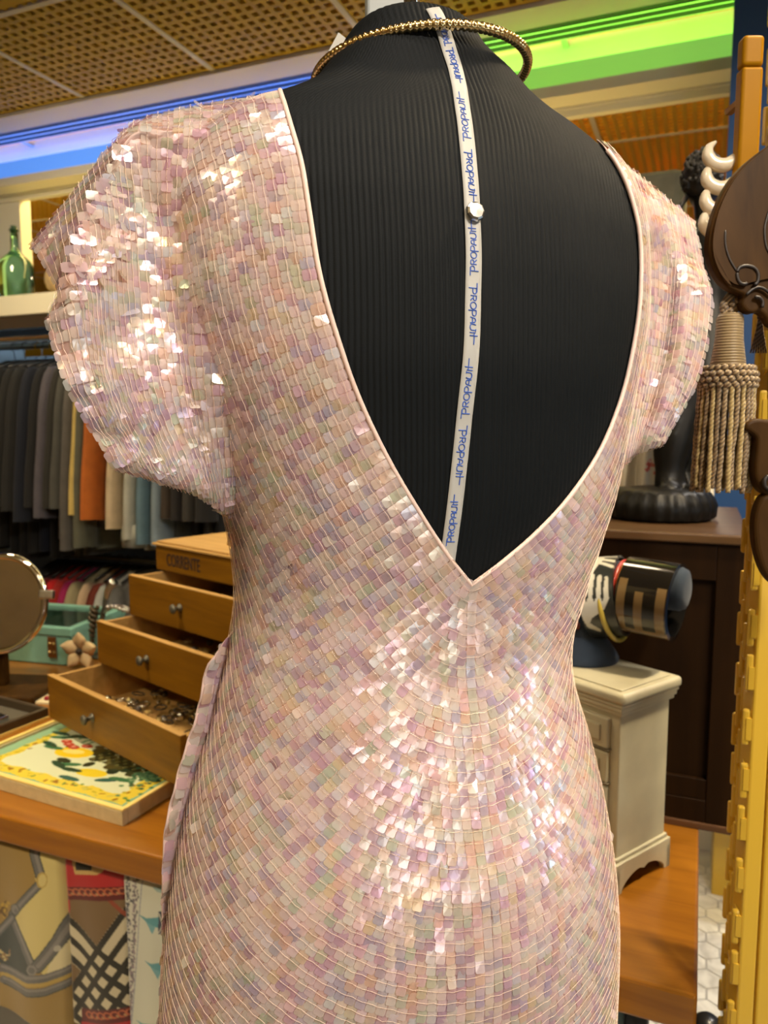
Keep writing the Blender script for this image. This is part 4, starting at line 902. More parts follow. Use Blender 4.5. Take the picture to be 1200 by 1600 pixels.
px_prism([(1200, 772), (1188, 786), (1181, 812), (1181, 842), (1186, 870), (1194, 893), (1208, 912), (1240, 930), (1290, 928), (1335, 890), (1345, 840), (1330, 790), (1285, 765), (1240, 764)], 'lower_board', M['carved'], .001, .015, .004)
px_prism([(1215, 480), (1212, 560), (1212, 700), (1220, 790), (1250, 790), (1252, 640), (1246, 480)], 'spine', M['carved'], .004, .016, .003)
qp = PQ(1302, 900)
MB().box((qp[0]-.010, .004, -pb[2]+.012), (qp[0]+.010, .017, qp[2])).build('stand_pole', M['carved'], wp, bevel=.003)
MB().lathe([(.11, 0), (.11, .010), (.08, .018), (.02, .026)], 28, Matrix.Translation((qp[0], .0105, -pb[2]))).build('stand_foot', M['carved'], wp, smooth=True)

# ---------------------------------------------------------------- tassel
TDp = .715; tp = at(1142, 470, TDp)
ta = thing('silk_tassel', 'large beige silk tassel with twisted fringe hanging from the carved panel', 'tassel', tuple(tp), YAW)
def TQ(x, y, dy=0.0):
    w = at(x, y, TDp)-tp; return np.array([w[0]*cY+w[1]*sY, -w[0]*sY+w[1]*cY+dy, w[2]])
def silk(nm, c0, c1, sc, ang):
    m, nt, b = nodes(nm); N = nt.nodes; L = nt.links; tc = N.new('ShaderNodeTexCoord'); wv = N.new('ShaderNodeTexWave'); mp = N.new('ShaderNodeMapping')
    mp.inputs['Rotation'].default_value = (0, ang, 0); L.new(tc.outputs['Object'], mp.inputs[0]); L.new(mp.outputs[0], wv.inputs[0]); wv.inputs['Scale'].default_value = sc; wv.bands_direction = 'Z'
    r = N.new('ShaderNodeValToRGB'); r.color_ramp.elements[0].color = (*c0, 1); r.color_ramp.elements[1].color = (*c1, 1); L.new(wv.outputs['Fac'], r.inputs[0]); L.new(r.outputs[0], b.inputs['Base Color'])
    bp = N.new('ShaderNodeBump'); bp.inputs['Strength'].default_value = .6; bp.inputs['Distance'].default_value = .0008; L.new(wv.outputs['Fac'], bp.inputs['Height']); L.new(bp.outputs[0], b.inputs['Normal'])
    sv(b, 'Roughness', .45); sv(b, 'Sheen Weight', .4); return m
SK = [silk('silk_straw', (.30, .20, .065), (.50, .36, .13), 105, .7), silk('silk_taupe', (.13, .075, .03), (.38, .26, .115), 105, .7), silk('silk_brown', (.10, .058, .022), (.27, .175, .075), 105, .7), silk('silk_wrap', (.20, .125, .045), (.36, .25, .105), 120, 0)]
pk = TDp/FPX
MB().lathe([(17*pk, -(490-470)*pk), (20*pk, -(497-470)*pk), (21*pk, -(530-470)*pk), (27*pk, -(572-470)*pk), (24*pk, -(580-470)*pk)], 28).build('wrapped_neck', SK[3], ta, smooth=True)
for k in range(2):
    MB().tube(crom([TQ(1132+6*k, 494), TQ(1128+4*k, 478), TQ(1138+8*k, 462), TQ(1151-2*k, 452), TQ(1152, 476), TQ(1146, 494)], 18), .0024, 8).build('cord_loop', SK[2-k], ta, smooth=True)
for q in ((1131, 480), (1140, 486), (1149, 483), (1144, 476)):
    MB().ball(TQ(*q), (.0042, .004, .0034), 10, 6).build('knot', SK[2], ta, smooth=True)
cl_ = MB()
for row, (zz, r) in enumerate(((575, 37), (584, 41), (593, 42), (601, 41))):
    nk_ = 24
    for k in range(nk_):
        t = 2*PI*(k+.5*(row % 2))/nk_; c = np.array([r*pk*math.cos(t), r*pk*math.sin(t), -(zz-470)*pk])
        cl_.ball(c, (.0036, .0036, .0033), 8, 5)
cl_.build('braided_collar', SK[1], ta, smooth=True)
MB().lathe([(20*pk, -(572-470)*pk), (35*pk, -(574-470)*pk), (37*pk, -(603-470)*pk), (20*pk, -(606-470)*pk)], 24).build('collar_core', SK[2], ta, smooth=True)
for k in range(46):
    ringr, tt = (39, 2*PI*k/28) if k < 28 else (30, 2*PI*(k-28)/18+.1)
    sw = RNG.normal()*2.0; b0 = np.array([ringr*pk*math.cos(tt), ringr*pk*math.sin(tt)]); b1 = b0*1.10+np.array([sw*pk-3*pk, RNG.normal()*2*pk])
    zb = -(766-470+RNG.uniform(-6, 5))*pk; z0 = -(600-470)*pk
    pth = crom([(b0[0], b0[1], z0), (*(b0*1.03+(b1-b0)*.25), z0+(zb-z0)*.35), (*(b0+(b1-b0)*.7+np.array([RNG.normal()*1.5*pk, 0])), z0+(zb-z0)*.7), (*b1, zb)], 34)
    ph = np.arange(34)*1.25; base = .00225*(1+.13*np.sin(ph*1.0))
    MB().tube(pth, base, 7).build('fringe_strand', SK[[0, 1, 0, 2, 1][k % 5]], ta, smooth=True)
dt = thing('dark_tassel', 'small dark bead tassel hanging beside the beige one', 'tassel', tuple(at(1188, 492, .735)), YAW)
for k in range(7):
    x = (k-3)*.0016; MB().tube(crom([(0, 0, 0), (x*.6, 0, -.016), (x*1.6, 0, -.036)], 8), np.linspace(.0016, .0008, 8), 6).build('thread', SK[2], dt, smooth=True)
MB().ball((0, 0, -.002), .003, 10, 6).build('bead', M['groove'], dt, smooth=True)

# black round-capped post on the floor by the counter end
bs = at(1106, 1594, 1.15); zs = at(1106, 1586, 1.15)[2]
so_ = thing('barrier_post', 'black post with a domed cap on the white tiles beyond the counter end', 'post', (bs[0], bs[1], 0))
MB().lathe([(.010, zs-.055), (.021, zs-.050), (.0215, zs-.02), (.018, zs-.008), (.010, zs-.001), (.001, zs)], 32).build('cap', plain('black_lacquer_post', (.012, .012, .012), .3), so_, smooth=True)
MB().tube([(0, 0, zs-.052), (0, 0, .02)], .010, 14).build('column', M['black'], so_, smooth=True)
MB().lathe([(.07, 0), (.07, .008), (.02, .02), (.01, .025)], 24).build('foot', M['black'], so_, smooth=True)
# ================================================================ DRESS FORM
# profile of the form: height above camera level, half width, half depth, centre x, centre y
BT = np.array([
(-1.00,.175,.115,.015,.0),(-.75,.188,.12,.015,0),(-.50,.1898,.124,.0126,0),(-.43,.1864,.130,.0130,0),(-.38,.1812,.133,.0124,0),(-.32,.1713,.127,.0126,0),(-.26,.1575,.111,.0134,0),(-.20,.1395,.097,.0136,0),
(-.165,.1361,.090,.0188,0),(-.13,.1390,.090,.0275,0),(-.09,.1461,.095,.0325,0),(-.05,.1560,.101,.0345,0),(0,.167,.106,.0325,0),(.05,.178,.110,.030,0),(.10,.186,.108,.030,0),(.145,.186,.102,.030,0),(.175,.180,.094,.031,0),(.195,.169,.086,.033,0),(.212,.150,.078,.034,0),(.225,.126,.072,.034,0),
(.235,.104,.067,.033,0),(.246,.086,.063,.031,0),(.258,.073,.060,.028,0),(.267,.061,.058,.023,0),(.274,.053,.056,.021,0),(.281,.0485,.0535,.020,0),(.287,.044,.050,.020,0),(.291,.037,.044,.020,0),(.293,.025,.034,.020,0)])
def pchip(x,y):
    h=np.diff(x);d=np.diff(y)/h;m=np.zeros_like(y)
    for i in range(1,len(x)-1):
        if d[i-1]*d[i]>0:
            w1=2*h[i]+h[i-1];w2=h[i]+2*h[i-1];m[i]=(w1+w2)/(w1/d[i-1]+w2/d[i])
    m[0]=d[0];m[-1]=d[-1]
    def f_(q):
        q=np.clip(q,x[0],x[-1]);k=np.clip(np.searchsorted(x,q)-1,0,len(x)-2);t=(q-x[k])/h[k]
        return (y[k]*(1+2*t)*(1-t)**2+m[k]*h[k]*t*(1-t)**2+y[k+1]*t*t*(3-2*t)+m[k+1]*h[k]*t*t*(t-1))
    return f_
TH = math.radians(21); BANG_ = YAW+TH
ORG = CAM+np.array([-sY, cY, 0])*.60; ORG[2] = 0
XBv = np.array([math.cos(BANG_), math.sin(BANG_), 0]); YBv = np.array([-math.sin(BANG_), math.cos(BANG_), 0])
ZTAB = np.linspace(-1, .293, 1600); PTAB = [pchip(BT[:, 0], BT[:, i])(ZTAB) for i in range(1, 5)]; NE = 2.25
def prof(z): return [np.interp(z, ZTAB, t) for t in PTAB]
def GB(p):
    a, b, cx, cy = prof(p[..., 2]); return (np.abs((p[..., 0]-cx)/a)**NE+np.abs((p[..., 1]-cy)/b)**NE)**(1/NE)-1
def gradG(p, e=2e-4):
    g = []
    for i in range(3):
        d = np.zeros(3); d[i] = e; g.append((GB(p+d)-GB(p-d))/(2*e))
    return np.stack(g, -1)
def snap(p, it=3):
    for _ in range(it):
        g = gradG(p); p = p-(GB(p)/(np.sum(g*g, -1)+1e-9))[..., None]*g
    return p
def nrm(p):
    g = gradG(p); return g/(np.linalg.norm(g, axis=-1, keepdims=True)+1e-12)
def ringp_(z, t):
    a, b, cx, cy = prof(z); ct, st = np.cos(t), np.sin(t)
    return np.stack([a*np.sign(ct)*np.abs(ct)**(2/NE)+cx, b*np.sign(st)*np.abs(st)**(2/NE)+cy, z+0*t], -1)
def tolocal(w):
    v = np.asarray(w)-ORG; return np.stack([v@XBv, v@YBv, v[..., 2]-CAMZ], -1)
UPZ = np.array([0, 0, CAMZ])
VL = np.array([(-.0888,-.0456,.2151),(-.0887,-.0690,.1872),(-.0852,-.0809,.1609),(-.0822,-.0881,.1289),(-.0778,-.0927,.0940),(-.0688,-.0961,.0592),(-.0549,-.0981,.0200),(-.0362,-.1001,-.0184),(-.0139,-.1007,-.0543),(.0081,-.0990,-.0848),(.0277,-.0963,-.1073)])
VR = np.array([(.1538,-.0581,.2049),(.1646,-.0639,.1861),(.1726,-.0676,.1627),(.1775,-.0695,.1347),(.1757,-.0734,.1056),(.1692,-.0768,.0671),(.1580,-.0805,.0286),(.1383,-.0872,-.0094),(.1092,-.0945,-.0435),(.0784,-.0979,-.0717),(.0529,-.0982,-.0907),(.0385,-.0973,-.1003),(.0277,-.0963,-.1073)])
TAPE = np.array([(.0146,-.0550,.2852),(.0196,-.0579,.2696),(.0233,-.0605,.2548),(.0265,-.0661,.2365),(.0245,-.0805,.2064),(.0216,-.0943,.1733),(.0202,-.1032,.1369),(.0196,-.1069,.1101),(.0185,-.1089,.0817),(.0175,-.1098,.0533),(.0153,-.1087,.0207),(.0137,-.1071,-.0083),(.0120,-.1046,-.0379),(.0102,-.1013,-.0681),(.0087,-.0980,-.0924),(.0075,-.0965,-.115)])
form = thing('dress_form', 'black dress form on a steel stand, wearing the sequin dress', 'mannequin', tuple(ORG), BANG_)
zz = np.concatenate([np.linspace(-.98, -.2, 30), np.linspace(-.18, .18, 40), np.linspace(.186, .293, 40)]); tt = np.linspace(0, 2*PI, 96, endpoint=False)
core = np.array([ringp_(z, tt) for z in zz]); cc_ = core.mean(1, keepdims=True)
core = cc_+(core-cc_)*.965; core[:, :, 2] -= .002
mb = MB().grid(core+UPZ, cv=True); nb_ = len(tt); mb.f.append(tuple(range(nb_))[::-1]); mb.f.append(tuple(range((len(zz)-1)*nb_, len(zz)*nb_)))
mb.build('torso', plain('form_jersey', (.012, .012, .012), .8), form, smooth=True)
MB().tube([(.0, 0, .03), (0, 0, CAMZ-.97)], .016, 16).build('stand_pole', M['chrome'], form, smooth=True)
MB().lathe([(.17, 0), (.17, .01), (.06, .02), (.02, .05)], 40).build('base', M['pewter'], form, smooth=True)
nc = tolocal(at(604, 12, .625))+UPZ
MB().box((nc[0]-.018, nc[1]-.004, CAMZ+.280), (nc[0]+.019, nc[1]+.004, CAMZ+.40)).build('neck_bracket', plain('grey_steel', (.30, .32, .31), .5), form, bevel=.002)
n2_ = tolocal(at(690, 0, .56))+UPZ
MB().lathe([(.006, 0), (.006, .03), (.010, .034), (.010, .05), (.004, .055)], 16, Matrix.Translation((.022, 0, CAMZ+.290))).build('neck_screw', M['chrome'], form, smooth=True)

# ---------------------------------------------------------------- ribbed black turtleneck over the form
tb_ = thing('ribbed_turtleneck', 'black ribbed knit turtleneck covering the dress form', 'top', tuple(ORG), BANG_)
zs_ = np.concatenate([np.linspace(-.165, .17, 64), np.linspace(.175, .288, 46), [.2905, .2925]])
tbk = np.linspace(-PI, 0, 1000); tfr = np.linspace(0, PI, 90)[1:-1]; tall = np.concatenate([tbk, tfr])
P = np.array([ringp_(z, tall) for z in zs_])
Nn = nrm(P.reshape(-1, 3)).reshape(P.shape)
Xc = prof(zs_)[2][:, None]; pitch_ = .00385
conv = np.interp(zs_, [-.17, .2, .25, .30], [1, 1, .92, .86])[:, None]
phs = (P[:, :, 0]-Xc)/(pitch_*conv)
amp = .00085*np.clip(np.abs(Nn[:, :, 1])*1.6, .12, 1)
rib = amp*(np.abs(np.sin(PI*phs))**.8-.4)
rib[:, 1000:] *= .3
P = P+Nn*(rib+.0008)[..., None]
knit = plain('black_rib_knit', (.0030, .0043, .0048), .7, sheen=.0, bump=.15, bscale=1500, spec=.17)
mb = MB().grid(P[:, ::1]+UPZ, cv=True); k = P.shape[1]; mb.f.append(tuple(range((len(zs_)-1)*k, len(zs_)*k)))
mb.build('ribbed_body', knit, tb_, smooth=True)

# ---------------------------------------------------------------- printed ribbon down the back, pin
rbn = thing('printed_ribbon', 'white ribbon with repeated blue lettering down the black back', 'ribbon', tuple(ORG), BANG_)
tc_ = crom(TAPE, 260); tc_ = snap(tc_); nn_ = nrm(tc_); tc_ = tc_+nn_*.0016
dT = np.gradient(tc_, axis=0); dT /= np.linalg.norm(dT, axis=1)[:, None]; sd = np.cross(dT, nn_); sd /= np.linalg.norm(sd, axis=1)[:, None]
if sd[130, 0] < 0: sd = -sd
AL_ = np.concatenate([[0], np.cumsum(np.linalg.norm(np.diff(tc_, axis=0), axis=1))]); WR = .0056
def rib_pt(s_, x, h=0.0):
    c = np.array([np.interp(s_, AL_, tc_[:, i]) for i in range(3)]); S = np.array([np.interp(s_, AL_, sd[:, i]) for i in range(3)]); Nv = np.array([np.interp(s_, AL_, nn_[:, i]) for i in range(3)])
    q = c+S*x; q2 = snap(q[None])[0]; return q2+nrm(q2[None])[0]*(.0019+h)
rows = np.array([[rib_pt(s_, x) for x in np.linspace(-WR, WR, 5)] for s_ in np.linspace(0, AL_[-1], 120)])
o = MB().grid(rows+UPZ).build('ribbon', plain('ribbon_satin', (.44, .43, .39), .55, noise=.05, scale=60), rbn, smooth=True); sol = o.modifiers.new('t', 'SOLIDIFY'); sol.thickness = .0004; sol.offset = 0
PLN = plain('letter_blue', (.035, .10, .42), .6)
# single-stroke letters (advance along x, height along y)
def arc(cx, cy, r, a0, a1, n=10, ry=None): return [(cx+r*math.cos(math.radians(a)), cy+(ry or r)*math.sin(math.radians(a))) for a in np.linspace(a0, a1, n)]
GLY = {'P': ([[(-.55, .98), (.42, .98)], [(.0, -.32), (.0, .92)], [(.0, .92)]+arc(.28, .62, .30, 90, -90)+[(.0, .32)]], .78),
       'R': ([[(.0, .0), (.0, .92)], [(.0, .92)]+arc(.26, .68, .24, 90, -90)+[(.0, .44)], [(.2, .44), (.52, .0)]], .68),
       'O': ([arc(.36, .46, .36, 0, 360, 22, .46)], .86),
       'p': ([[(.0, -.32), (.0, .92)], [(.0, .92)]+arc(.28, .62, .30, 90, -90)+[(.0, .32)]], .70),
       'A': ([[(.0, .0), (.10, .6)]+arc(.32, .62, .22, 170, 10)+[(.62, .0)], [(.08, .36), (.58, .36)]], .74),
       'U': ([[(.06, .92), (-.02, .5)]+arc(.30, .34, .32, 180, 360, 12)+[(.62, .92)], [(.50, .92), (.74, .92)]], .80),
       'i': ([[(.08, .0), (.08, .62)], [(.06, .82), (.10, .90)]], .26),
       't': ([[(.14, .0), (.14, 1.25)], [(-.24, .70), (1.05, .70)]], .9)}
WORD = 'PROpAUit'
def word(s0, flip, hgt=.0052, wd=.0345):
    tot = sum(GLY[c][1] for c in WORD); m = MB(); x = 0.0; sc = wd/tot
    for c in WORD:
        for st_ in GLY[c][0]:
            pts = []
            for a, b in zip(st_[:-1], st_[1:]):
                pts += [(a[0]+(b[0]-a[0])*t, a[1]+(b[1]-a[1])*t) for t in (0, .5)]
            pts.append(st_[-1]); Q = []
            for gx, gy in pts:
                al = (x+gx)*sc; up = (gy-.42)*hgt*.86
                s_, xx = (s0+al, up) if not flip else (s0+wd-al, -up)
                Q.append((s_, xx))
            L3 = [rib_pt(min(max(s_, 0), AL_[-1]), xx, .0003) for s_, xx in Q]
            m.tube(np.array(L3)+UPZ, .00040, 5)
        x += GLY[c][1]
    m.build('lettering', PLN, rbn)
px_words = [(22, 70, 1), (78, 131, 0), (145, 220, 1), (238, 320, 0), (345, 428, 1), (448, 541, 0), (560, 651, 1), (670, 760, 0), (772, 850, 1)]
rpx = pj(ORG+np.outer(tc_[:, 0], XBv)+np.outer(tc_[:, 1], YBv)+np.outer(tc_[:, 2]+CAMZ, [0, 0, 1]))[:, 1]
for y0, y1, fl_ in px_words:
    s0, s1 = np.interp([y0, y1], rpx, AL_); word(s0+.001, fl_, wd=(s1-s0)*.92)
s_last = np.interp(868, rpx, AL_); 
m = MB(); m.tube(np.array([rib_pt(s_last, .0008, .0003), rib_pt(s_last+.010, .0004, .0003)])+UPZ, .0003, 5); m.tube(np.array([rib_pt(s_last+.004, .0006, .0003), rib_pt(s_last+.0042, -.0035, .0003)])+UPZ, .0003, 5); m.build('lettering', PLN, rbn)
# silver faceted pin head
sp0 = np.interp(333, rpx, AL_); pc_ = rib_pt(sp0, .0008); pn = nrm(pc_[None])[0]
Tm = Matrix.Translation(Vector(pc_+UPZ))@Vector(pn).to_track_quat('Z', 'Y').to_matrix().to_4x4()
pn_ = thing('pin', 'round faceted silver pin head on the white ribbon', 'pin', tuple(ORG), BANG_)
MB().lathe([(.0015, -.0006), (.0058, .0002), (.0066, .0022), (.0061, .0036), (.0048, .0045), (.0, .0047)], 9, Tm).build('pin_head', M['silver'], pn_, bevel=.0003)

# ---------------------------------------------------------------- snake chain collar
nk_ = thing('gold_collar', 'gold snake chain collar around the black turtleneck', 'necklace', tuple(ORG), BANG_)
aa = np.linspace(0, 2*PI, 721)[:-1]; RNk = .0815
tl_c = np.array([.036, .015, .2695])
pth = np.stack([tl_c[0]+RNk*np.cos(aa), tl_c[1]+RNk*np.sin(aa), tl_c[2]-np.sin(aa)*.001+.0065*np.cos(aa)-.006*np.clip(np.sin(aa), 0, 1)], -1)
MB().tube(pth+UPZ, .0034+.00034*np.sign(np.sin(aa*120)), 12, closed=True).build('snake_chain', M['gold'], nk_, smooth=True)
w_ = tolocal(at(527, 72, .600))+UPZ
MB().box((-.004, -.001, -.011), (.006, .001, .009), R3('Y', .5), tuple(w_)).build('paper_tag', plain('paper_tag', (.5, .48, .42), .7), nk_)

# ================================================================ SEQUIN DRESS
dr = thing('evening_dress', 'pale pink iridescent sequin dress with a deep V back and cap sleeves', 'dress', tuple(ORG), BANG_)
fab = plain('pink_lining', (.62, .45, .40), .75, sheen=.15, noise=.04, scale=90)
def sequin_mat():
    m, nt, b = nodes('iridescent_sequin'); N = nt.nodes; L = nt.links
    a = N.new('ShaderNodeAttribute'); a.attribute_name = 'Col'
    mix = N.new('ShaderNodeMix'); mix.data_type = 'RGBA'; mix.inputs['Factor'].default_value = .55; mix.inputs['A'].default_value = (.85, .71, .67, 1)
    L.new(a.outputs['Color'], mix.inputs['B']); L.new(mix.outputs['Result'], b.inputs['Base Color'])
    sv(b, 'Roughness', .23); sv(b, 'Specular IOR Level', .8); sv(b, 'IOR', 1.6); sv(b, 'Metallic', .22); sv(b, 'Coat Weight', .25); sv(b, 'Coat Roughness', .06)
    sv(b, 'Thin Film IOR', 1.9); mr_ = N.new('ShaderNodeMapRange'); mr_.inputs['To Min'].default_value = 280; mr_.inputs['To Max'].default_value = 620
    rp_ = N.new('ShaderNodeValToRGB'); cr_ = rp_.color_ramp; cr_.interpolation = 'CONSTANT'
    for k_, (ps, cc) in enumerate(((0, (1, .80, .92)), (.2, (.62, .90, 1)), (.36, (1, .96, .70)), (.52, (.80, .66, 1)), (.68, (.72, 1, .82)), (.82, (1, 1, 1)))):
        e_ = cr_.elements[k_] if k_ < 2 else cr_.elements.new(ps); e_.position = ps; e_.color = (*cc, 1)
    L.new(a.outputs['Alpha'], rp_.inputs[0]); L.new(rp_.outputs[0], b.inputs['Specular Tint']); L.new(rp_.outputs[0], b.inputs['Coat Tint'])
    L.new(a.outputs['Alpha'], mr_.inputs['Value']); L.new(mr_.outputs['Result'], b.inputs['Thin Film Thickness'])
    tr = N.new('ShaderNodeBsdfTransparent'); L.new(a.outputs['Color'], tr.inputs['Color'])
    ms = N.new('ShaderNodeMixShader'); ms.inputs['Fac'].default_value = .50
    L.new(tr.outputs[0], ms.inputs[1]); L.new(b.outputs[0], ms.inputs[2]); L.new(ms.outputs[0], N['Material Output'].inputs['Surface']); return m
SQ = sequin_mat(); THREAD = plain('sewing_thread', (.78, .60, .47), .6)
OFF = .0032
VLs = crom(VL, 60); VRs = crom(VR, 60)
def nx(z, side):
    c_ = VLs if side < 0 else VRs; q = c_[np.argsort(c_[:, 2])]; return np.interp(z, q[:, 2], q[:, 0])
ZTIP, ZSH = VL[-1, 2], .2085
def back_t(x, z):
    a, b, cx, cy = prof(z); u = np.clip((x-cx)/a, -.9995, .9995); ct = np.sign(u)*abs(u)**(NE/2); return -math.acos(ct)      # back half: negative angle
def bodice():
    zz = np.concatenate([np.linspace(-.92, -.5, 16), np.linspace(-.48, -.11, 60), np.linspace(ZTIP, ZSH, 80), np.linspace(ZSH+.002, .2165, 5)])
    for side in (-1, 1):
        rows = []
        for z in zz:
            x0 = nx(max(z, ZTIP), side) if z > ZTIP else VL[-1, 0]
            t0 = back_t(x0, z); t1 = t0-(t0+PI) if side < 0 else t0+(0-t0)
            tend = (-PI-PI/2) if side < 0 else PI/2
            if z > .12: # front neckline
                w = (z-.12)/(.2165-.12); tend = tend*(1-w)+((-PI-(t0+PI)) if side < 0 else -t0)*w
            rows.append(ringp_(z, np.linspace(t0, tend, 90)))
        P = np.array(rows); P = P+nrm(P.reshape(-1, 3)).reshape(P.shape)*OFF
        g = P if side > 0 else P[:, ::-1]
        o = MB().grid(g+UPZ).build('bodice_panel', fab, dr, smooth=True)
        sol = o.modifiers.new('t', 'SOLIDIFY'); sol.thickness = .0006; sol.offset = 1
bodice()
# piping along the neckline
Vall = np.concatenate([VLs, VRs[::-1][1:]]); Vall = snap(Vall); Vn = Vall+nrm(Vall)*(OFF+.0002)
MB().tube(Vn+UPZ, .0017, 8).build('neckline_binding', plain('pink_binding', (.80, .58, .49), .5, sheen=.2), dr, smooth=True)

# sleeves: rings run shoulder ridge -> back -> underarm -> front
def ring_loc(back, fdx, fdd):
    q = [tolocal(at(*p)) for p in back]; n = len(q)
    fr = [tolocal(at(back[k][0]+fdx, back[k][1]+(8 if k < n//2 else -6), back[k][2]+fdd)) for k in (n-2, n//2, 1)]
    return q+fr
SLL = [([(432, 152, .552), (424, 200, .492), (420, 240, .487), (410, 350, .482), (400, 500, .489), (388, 650, .508), (372, 800, .545)], 6, .10),
       ([(330, 166, .545), (328, 200, .500), (325, 240, .494), (320, 360, .491), (314, 500, .495), (322, 640, .503), (352, 800, .540)], 8, .115),
       ([(265, 180, .540), (263, 208, .500), (262, 240, .496), (264, 350, .500), (272, 490, .500), (292, 640, .500), (334, 785, .535)], 8, .12),
       ([(207, 199, .534), (205, 213, .496), (207, 226, .494), (216, 330, .496), (226, 480, .494), (254, 640, .492), (310, 770, .525)], 8, .12),
       ([(150, 262, .532), (158, 300, .487), (158, 318, .482), (164, 410, .478), (172, 550, .475), (212, 672, .482), (268, 756, .515)], 8, .12),
       ([(98, 324, .531), (113, 404, .485), (112, 432, .464), (120, 478, .463), (136, 580, .462), (184, 690, .478), (232, 744, .508)], 8, .12),
       ([(51, 383, .530), (98, 460, .502), (80, 492, .470), (80, 512, .467), (107, 596, .460), (160, 694, .474), (190, 734, .500)], 8, .12)]
SLR = [([(950, 244, .655), (975, 300, .625), (990, 390, .622), (990, 500, .622), (976, 620, .618), (955, 730, .62)], -6, .10),
       ([(985, 268, .668), (1003, 322, .628), (1018, 410, .642), (1014, 520, .645), (998, 620, .640), (976, 722, .64)], -6, .10),
       ([(1020, 296, .683), (1034, 345, .652), (1046, 425, .660), (1038, 530, .658), (1016, 630, .648), (990, 708, .652)], -6, .10),
       ([(1052, 322, .697), (1062, 380, .672), (1072, 450, .655), (1062, 555, .645), (1034, 645, .640), (1008, 700, .652)], -6, .10),
       ([(1079, 346, .71), (1093, 410, .690), (1108, 478, .672), (1087, 588, .658), (1053, 656, .650), (1031, 694, .660)], -6, .09)]
def sleeve_surface(S):
    R_ = [crom(ring_loc(*q), 96, closed=True) for q in S]; R_ = np.array(R_)
    return np.stack([crom(R_[:, k], 60) for k in range(96)], 1)        # (60 along the arm, 96 round)
SURF = []
for S, sd_ in ((SLL, -1), (SLR, 1)):
    P = sleeve_surface(S); vv, uu = np.meshgrid(np.linspace(0, 1, 60), np.arange(96), indexing='ij')
    cen = P.mean(1, keepdims=True); dirn = (P-cen)/np.linalg.norm(P-cen, axis=2, keepdims=True)
    P = P+dirn*((.0022 if sd_ < 0 else .0008)*np.sin(uu*.55+vv*5)*np.clip(vv*1.5, 0, 1)+(.0014 if sd_ < 0 else .0004)*np.sin(uu*1.1+vv*9+1)*vv)[..., None]
    SURF.append(P)
    g = P if sd_ > 0 else P[:, ::-1]
    o = MB().grid(g+UPZ, cv=True).build('cap_sleeve', fab, dr, smooth=True); sol = o.modifiers.new('t', 'SOLIDIFY'); sol.thickness = .0008; sol.offset = 0
    h = P[-1]; MB().tube(np.concatenate([h, h[:1]])+UPZ, .0013, 7).build('sleeve_hem', fab, dr, smooth=True)
def bvh_of(P):
    n, k = P.shape[:2]; V = [Vector(q) for q in P.reshape(-1, 3)]; Fs = [(i*k+j, (i+1)*k+j, (i+1)*k+(j+1) % k, i*k+(j+1) % k) for i in range(n-1) for j in range(k)]
    return BVHTree.FromPolygons(V, Fs)
BV = [bvh_of(P) for P in SURF]

# ---- sequin rows: level lines of the distance to the neckline, traced on the form
EXT = [np.array([[-.086, .03, .205], [-.088, -.015, .2135]]), np.array([[.150, -.02, .2085], [.148, .03, .202]])]
NP = np.concatenate([EXT[0], VLs[::2], VRs[::-1][1::2], EXT[1]])
KZ = np.array([1, 1, .80])                              # rows hang a little longer than round
A_, B_ = NP[:-1]*KZ, NP[1:]*KZ; AB = B_-A_; AB2 = np.sum(AB*AB, 1)
def ndist(p):
    p = p*KZ; t = np.clip(np.einsum('nmk,mk->nm', p[:, None, :]-A_[None], AB)/AB2, 0, 1); q = A_[None]+t[..., None]*AB[None]
    d = np.linalg.norm(p[:, None]-q, axis=2); k = d.argmin(1); i = np.arange(len(p)); return d[i, k], (p-q[i, k])*KZ
RP, SPc = .0062, .0070                                   # row pitch, pitch along a row
NR = 74; dk = .0060+RP*np.arange(NR)
p = np.stack([np.full(NR, .0285), np.full(NR, -.098), ZTIP-dk/.8], 1); p = snap(p)
def fix(p, dk):
    for _ in range(3):
        d, g = ndist(p); n = nrm(p); gh = g/(d[:, None]+1e-9); gt = gh-n*np.sum(gh*n, 1, keepdims=True); L2 = np.sum(gt*gt, 1, keepdims=True)
        p = snap(p-gt/np.maximum(L2, .15)*(d-dk)[:, None], 2)
    return p
p = fix(p, dk); rowsL = [[] for _ in range(NR)]
for sgn in (-1, 1):
    q = p.copy(); live = np.ones(NR, bool); half_ = [[] for _ in range(NR)]; pt = None
    for stp in range(170):
        d, g = ndist(q); n = nrm(q); t = np.cross(n, g); t /= np.linalg.norm(t, axis=1, keepdims=True)+1e-12
        if stp == 0: t *= np.sign(t[:, :1])*sgn; pt = t
        t *= np.sign(np.sum(t*pt, 1, keepdims=True)+1e-12); pt = t
        for k in range(NR):
            if live[k] and (stp > 0 or sgn < 0): half_[k].append((q[k].copy(), n[k].copy(), t[k]*sgn))
        q = fix(snap(q+t*SPc*.5, 2), dk); d, g = ndist(q); n = nrm(q); t2_ = np.cross(n, g); t2_ /= np.linalg.norm(t2_, axis=1, keepdims=True)+1e-12
        t2_ *= np.sign(np.sum(t2_*pt, 1, keepdims=True)+1e-12); pt = t2_
        q = fix(snap(q+t2_*SPc*.5, 2), dk); a, b, cx, cy = prof(q[:, 2])
        live &= (q[:, 1] < cy+.30*b) & (q[:, 2] > -.60) & (q[:, 2] < .2125)
        if not live.any(): break
    for k in range(NR): rowsL[k] = (half_[k][::-1]+rowsL[k]) if sgn < 0 else (rowsL[k]+half_[k])
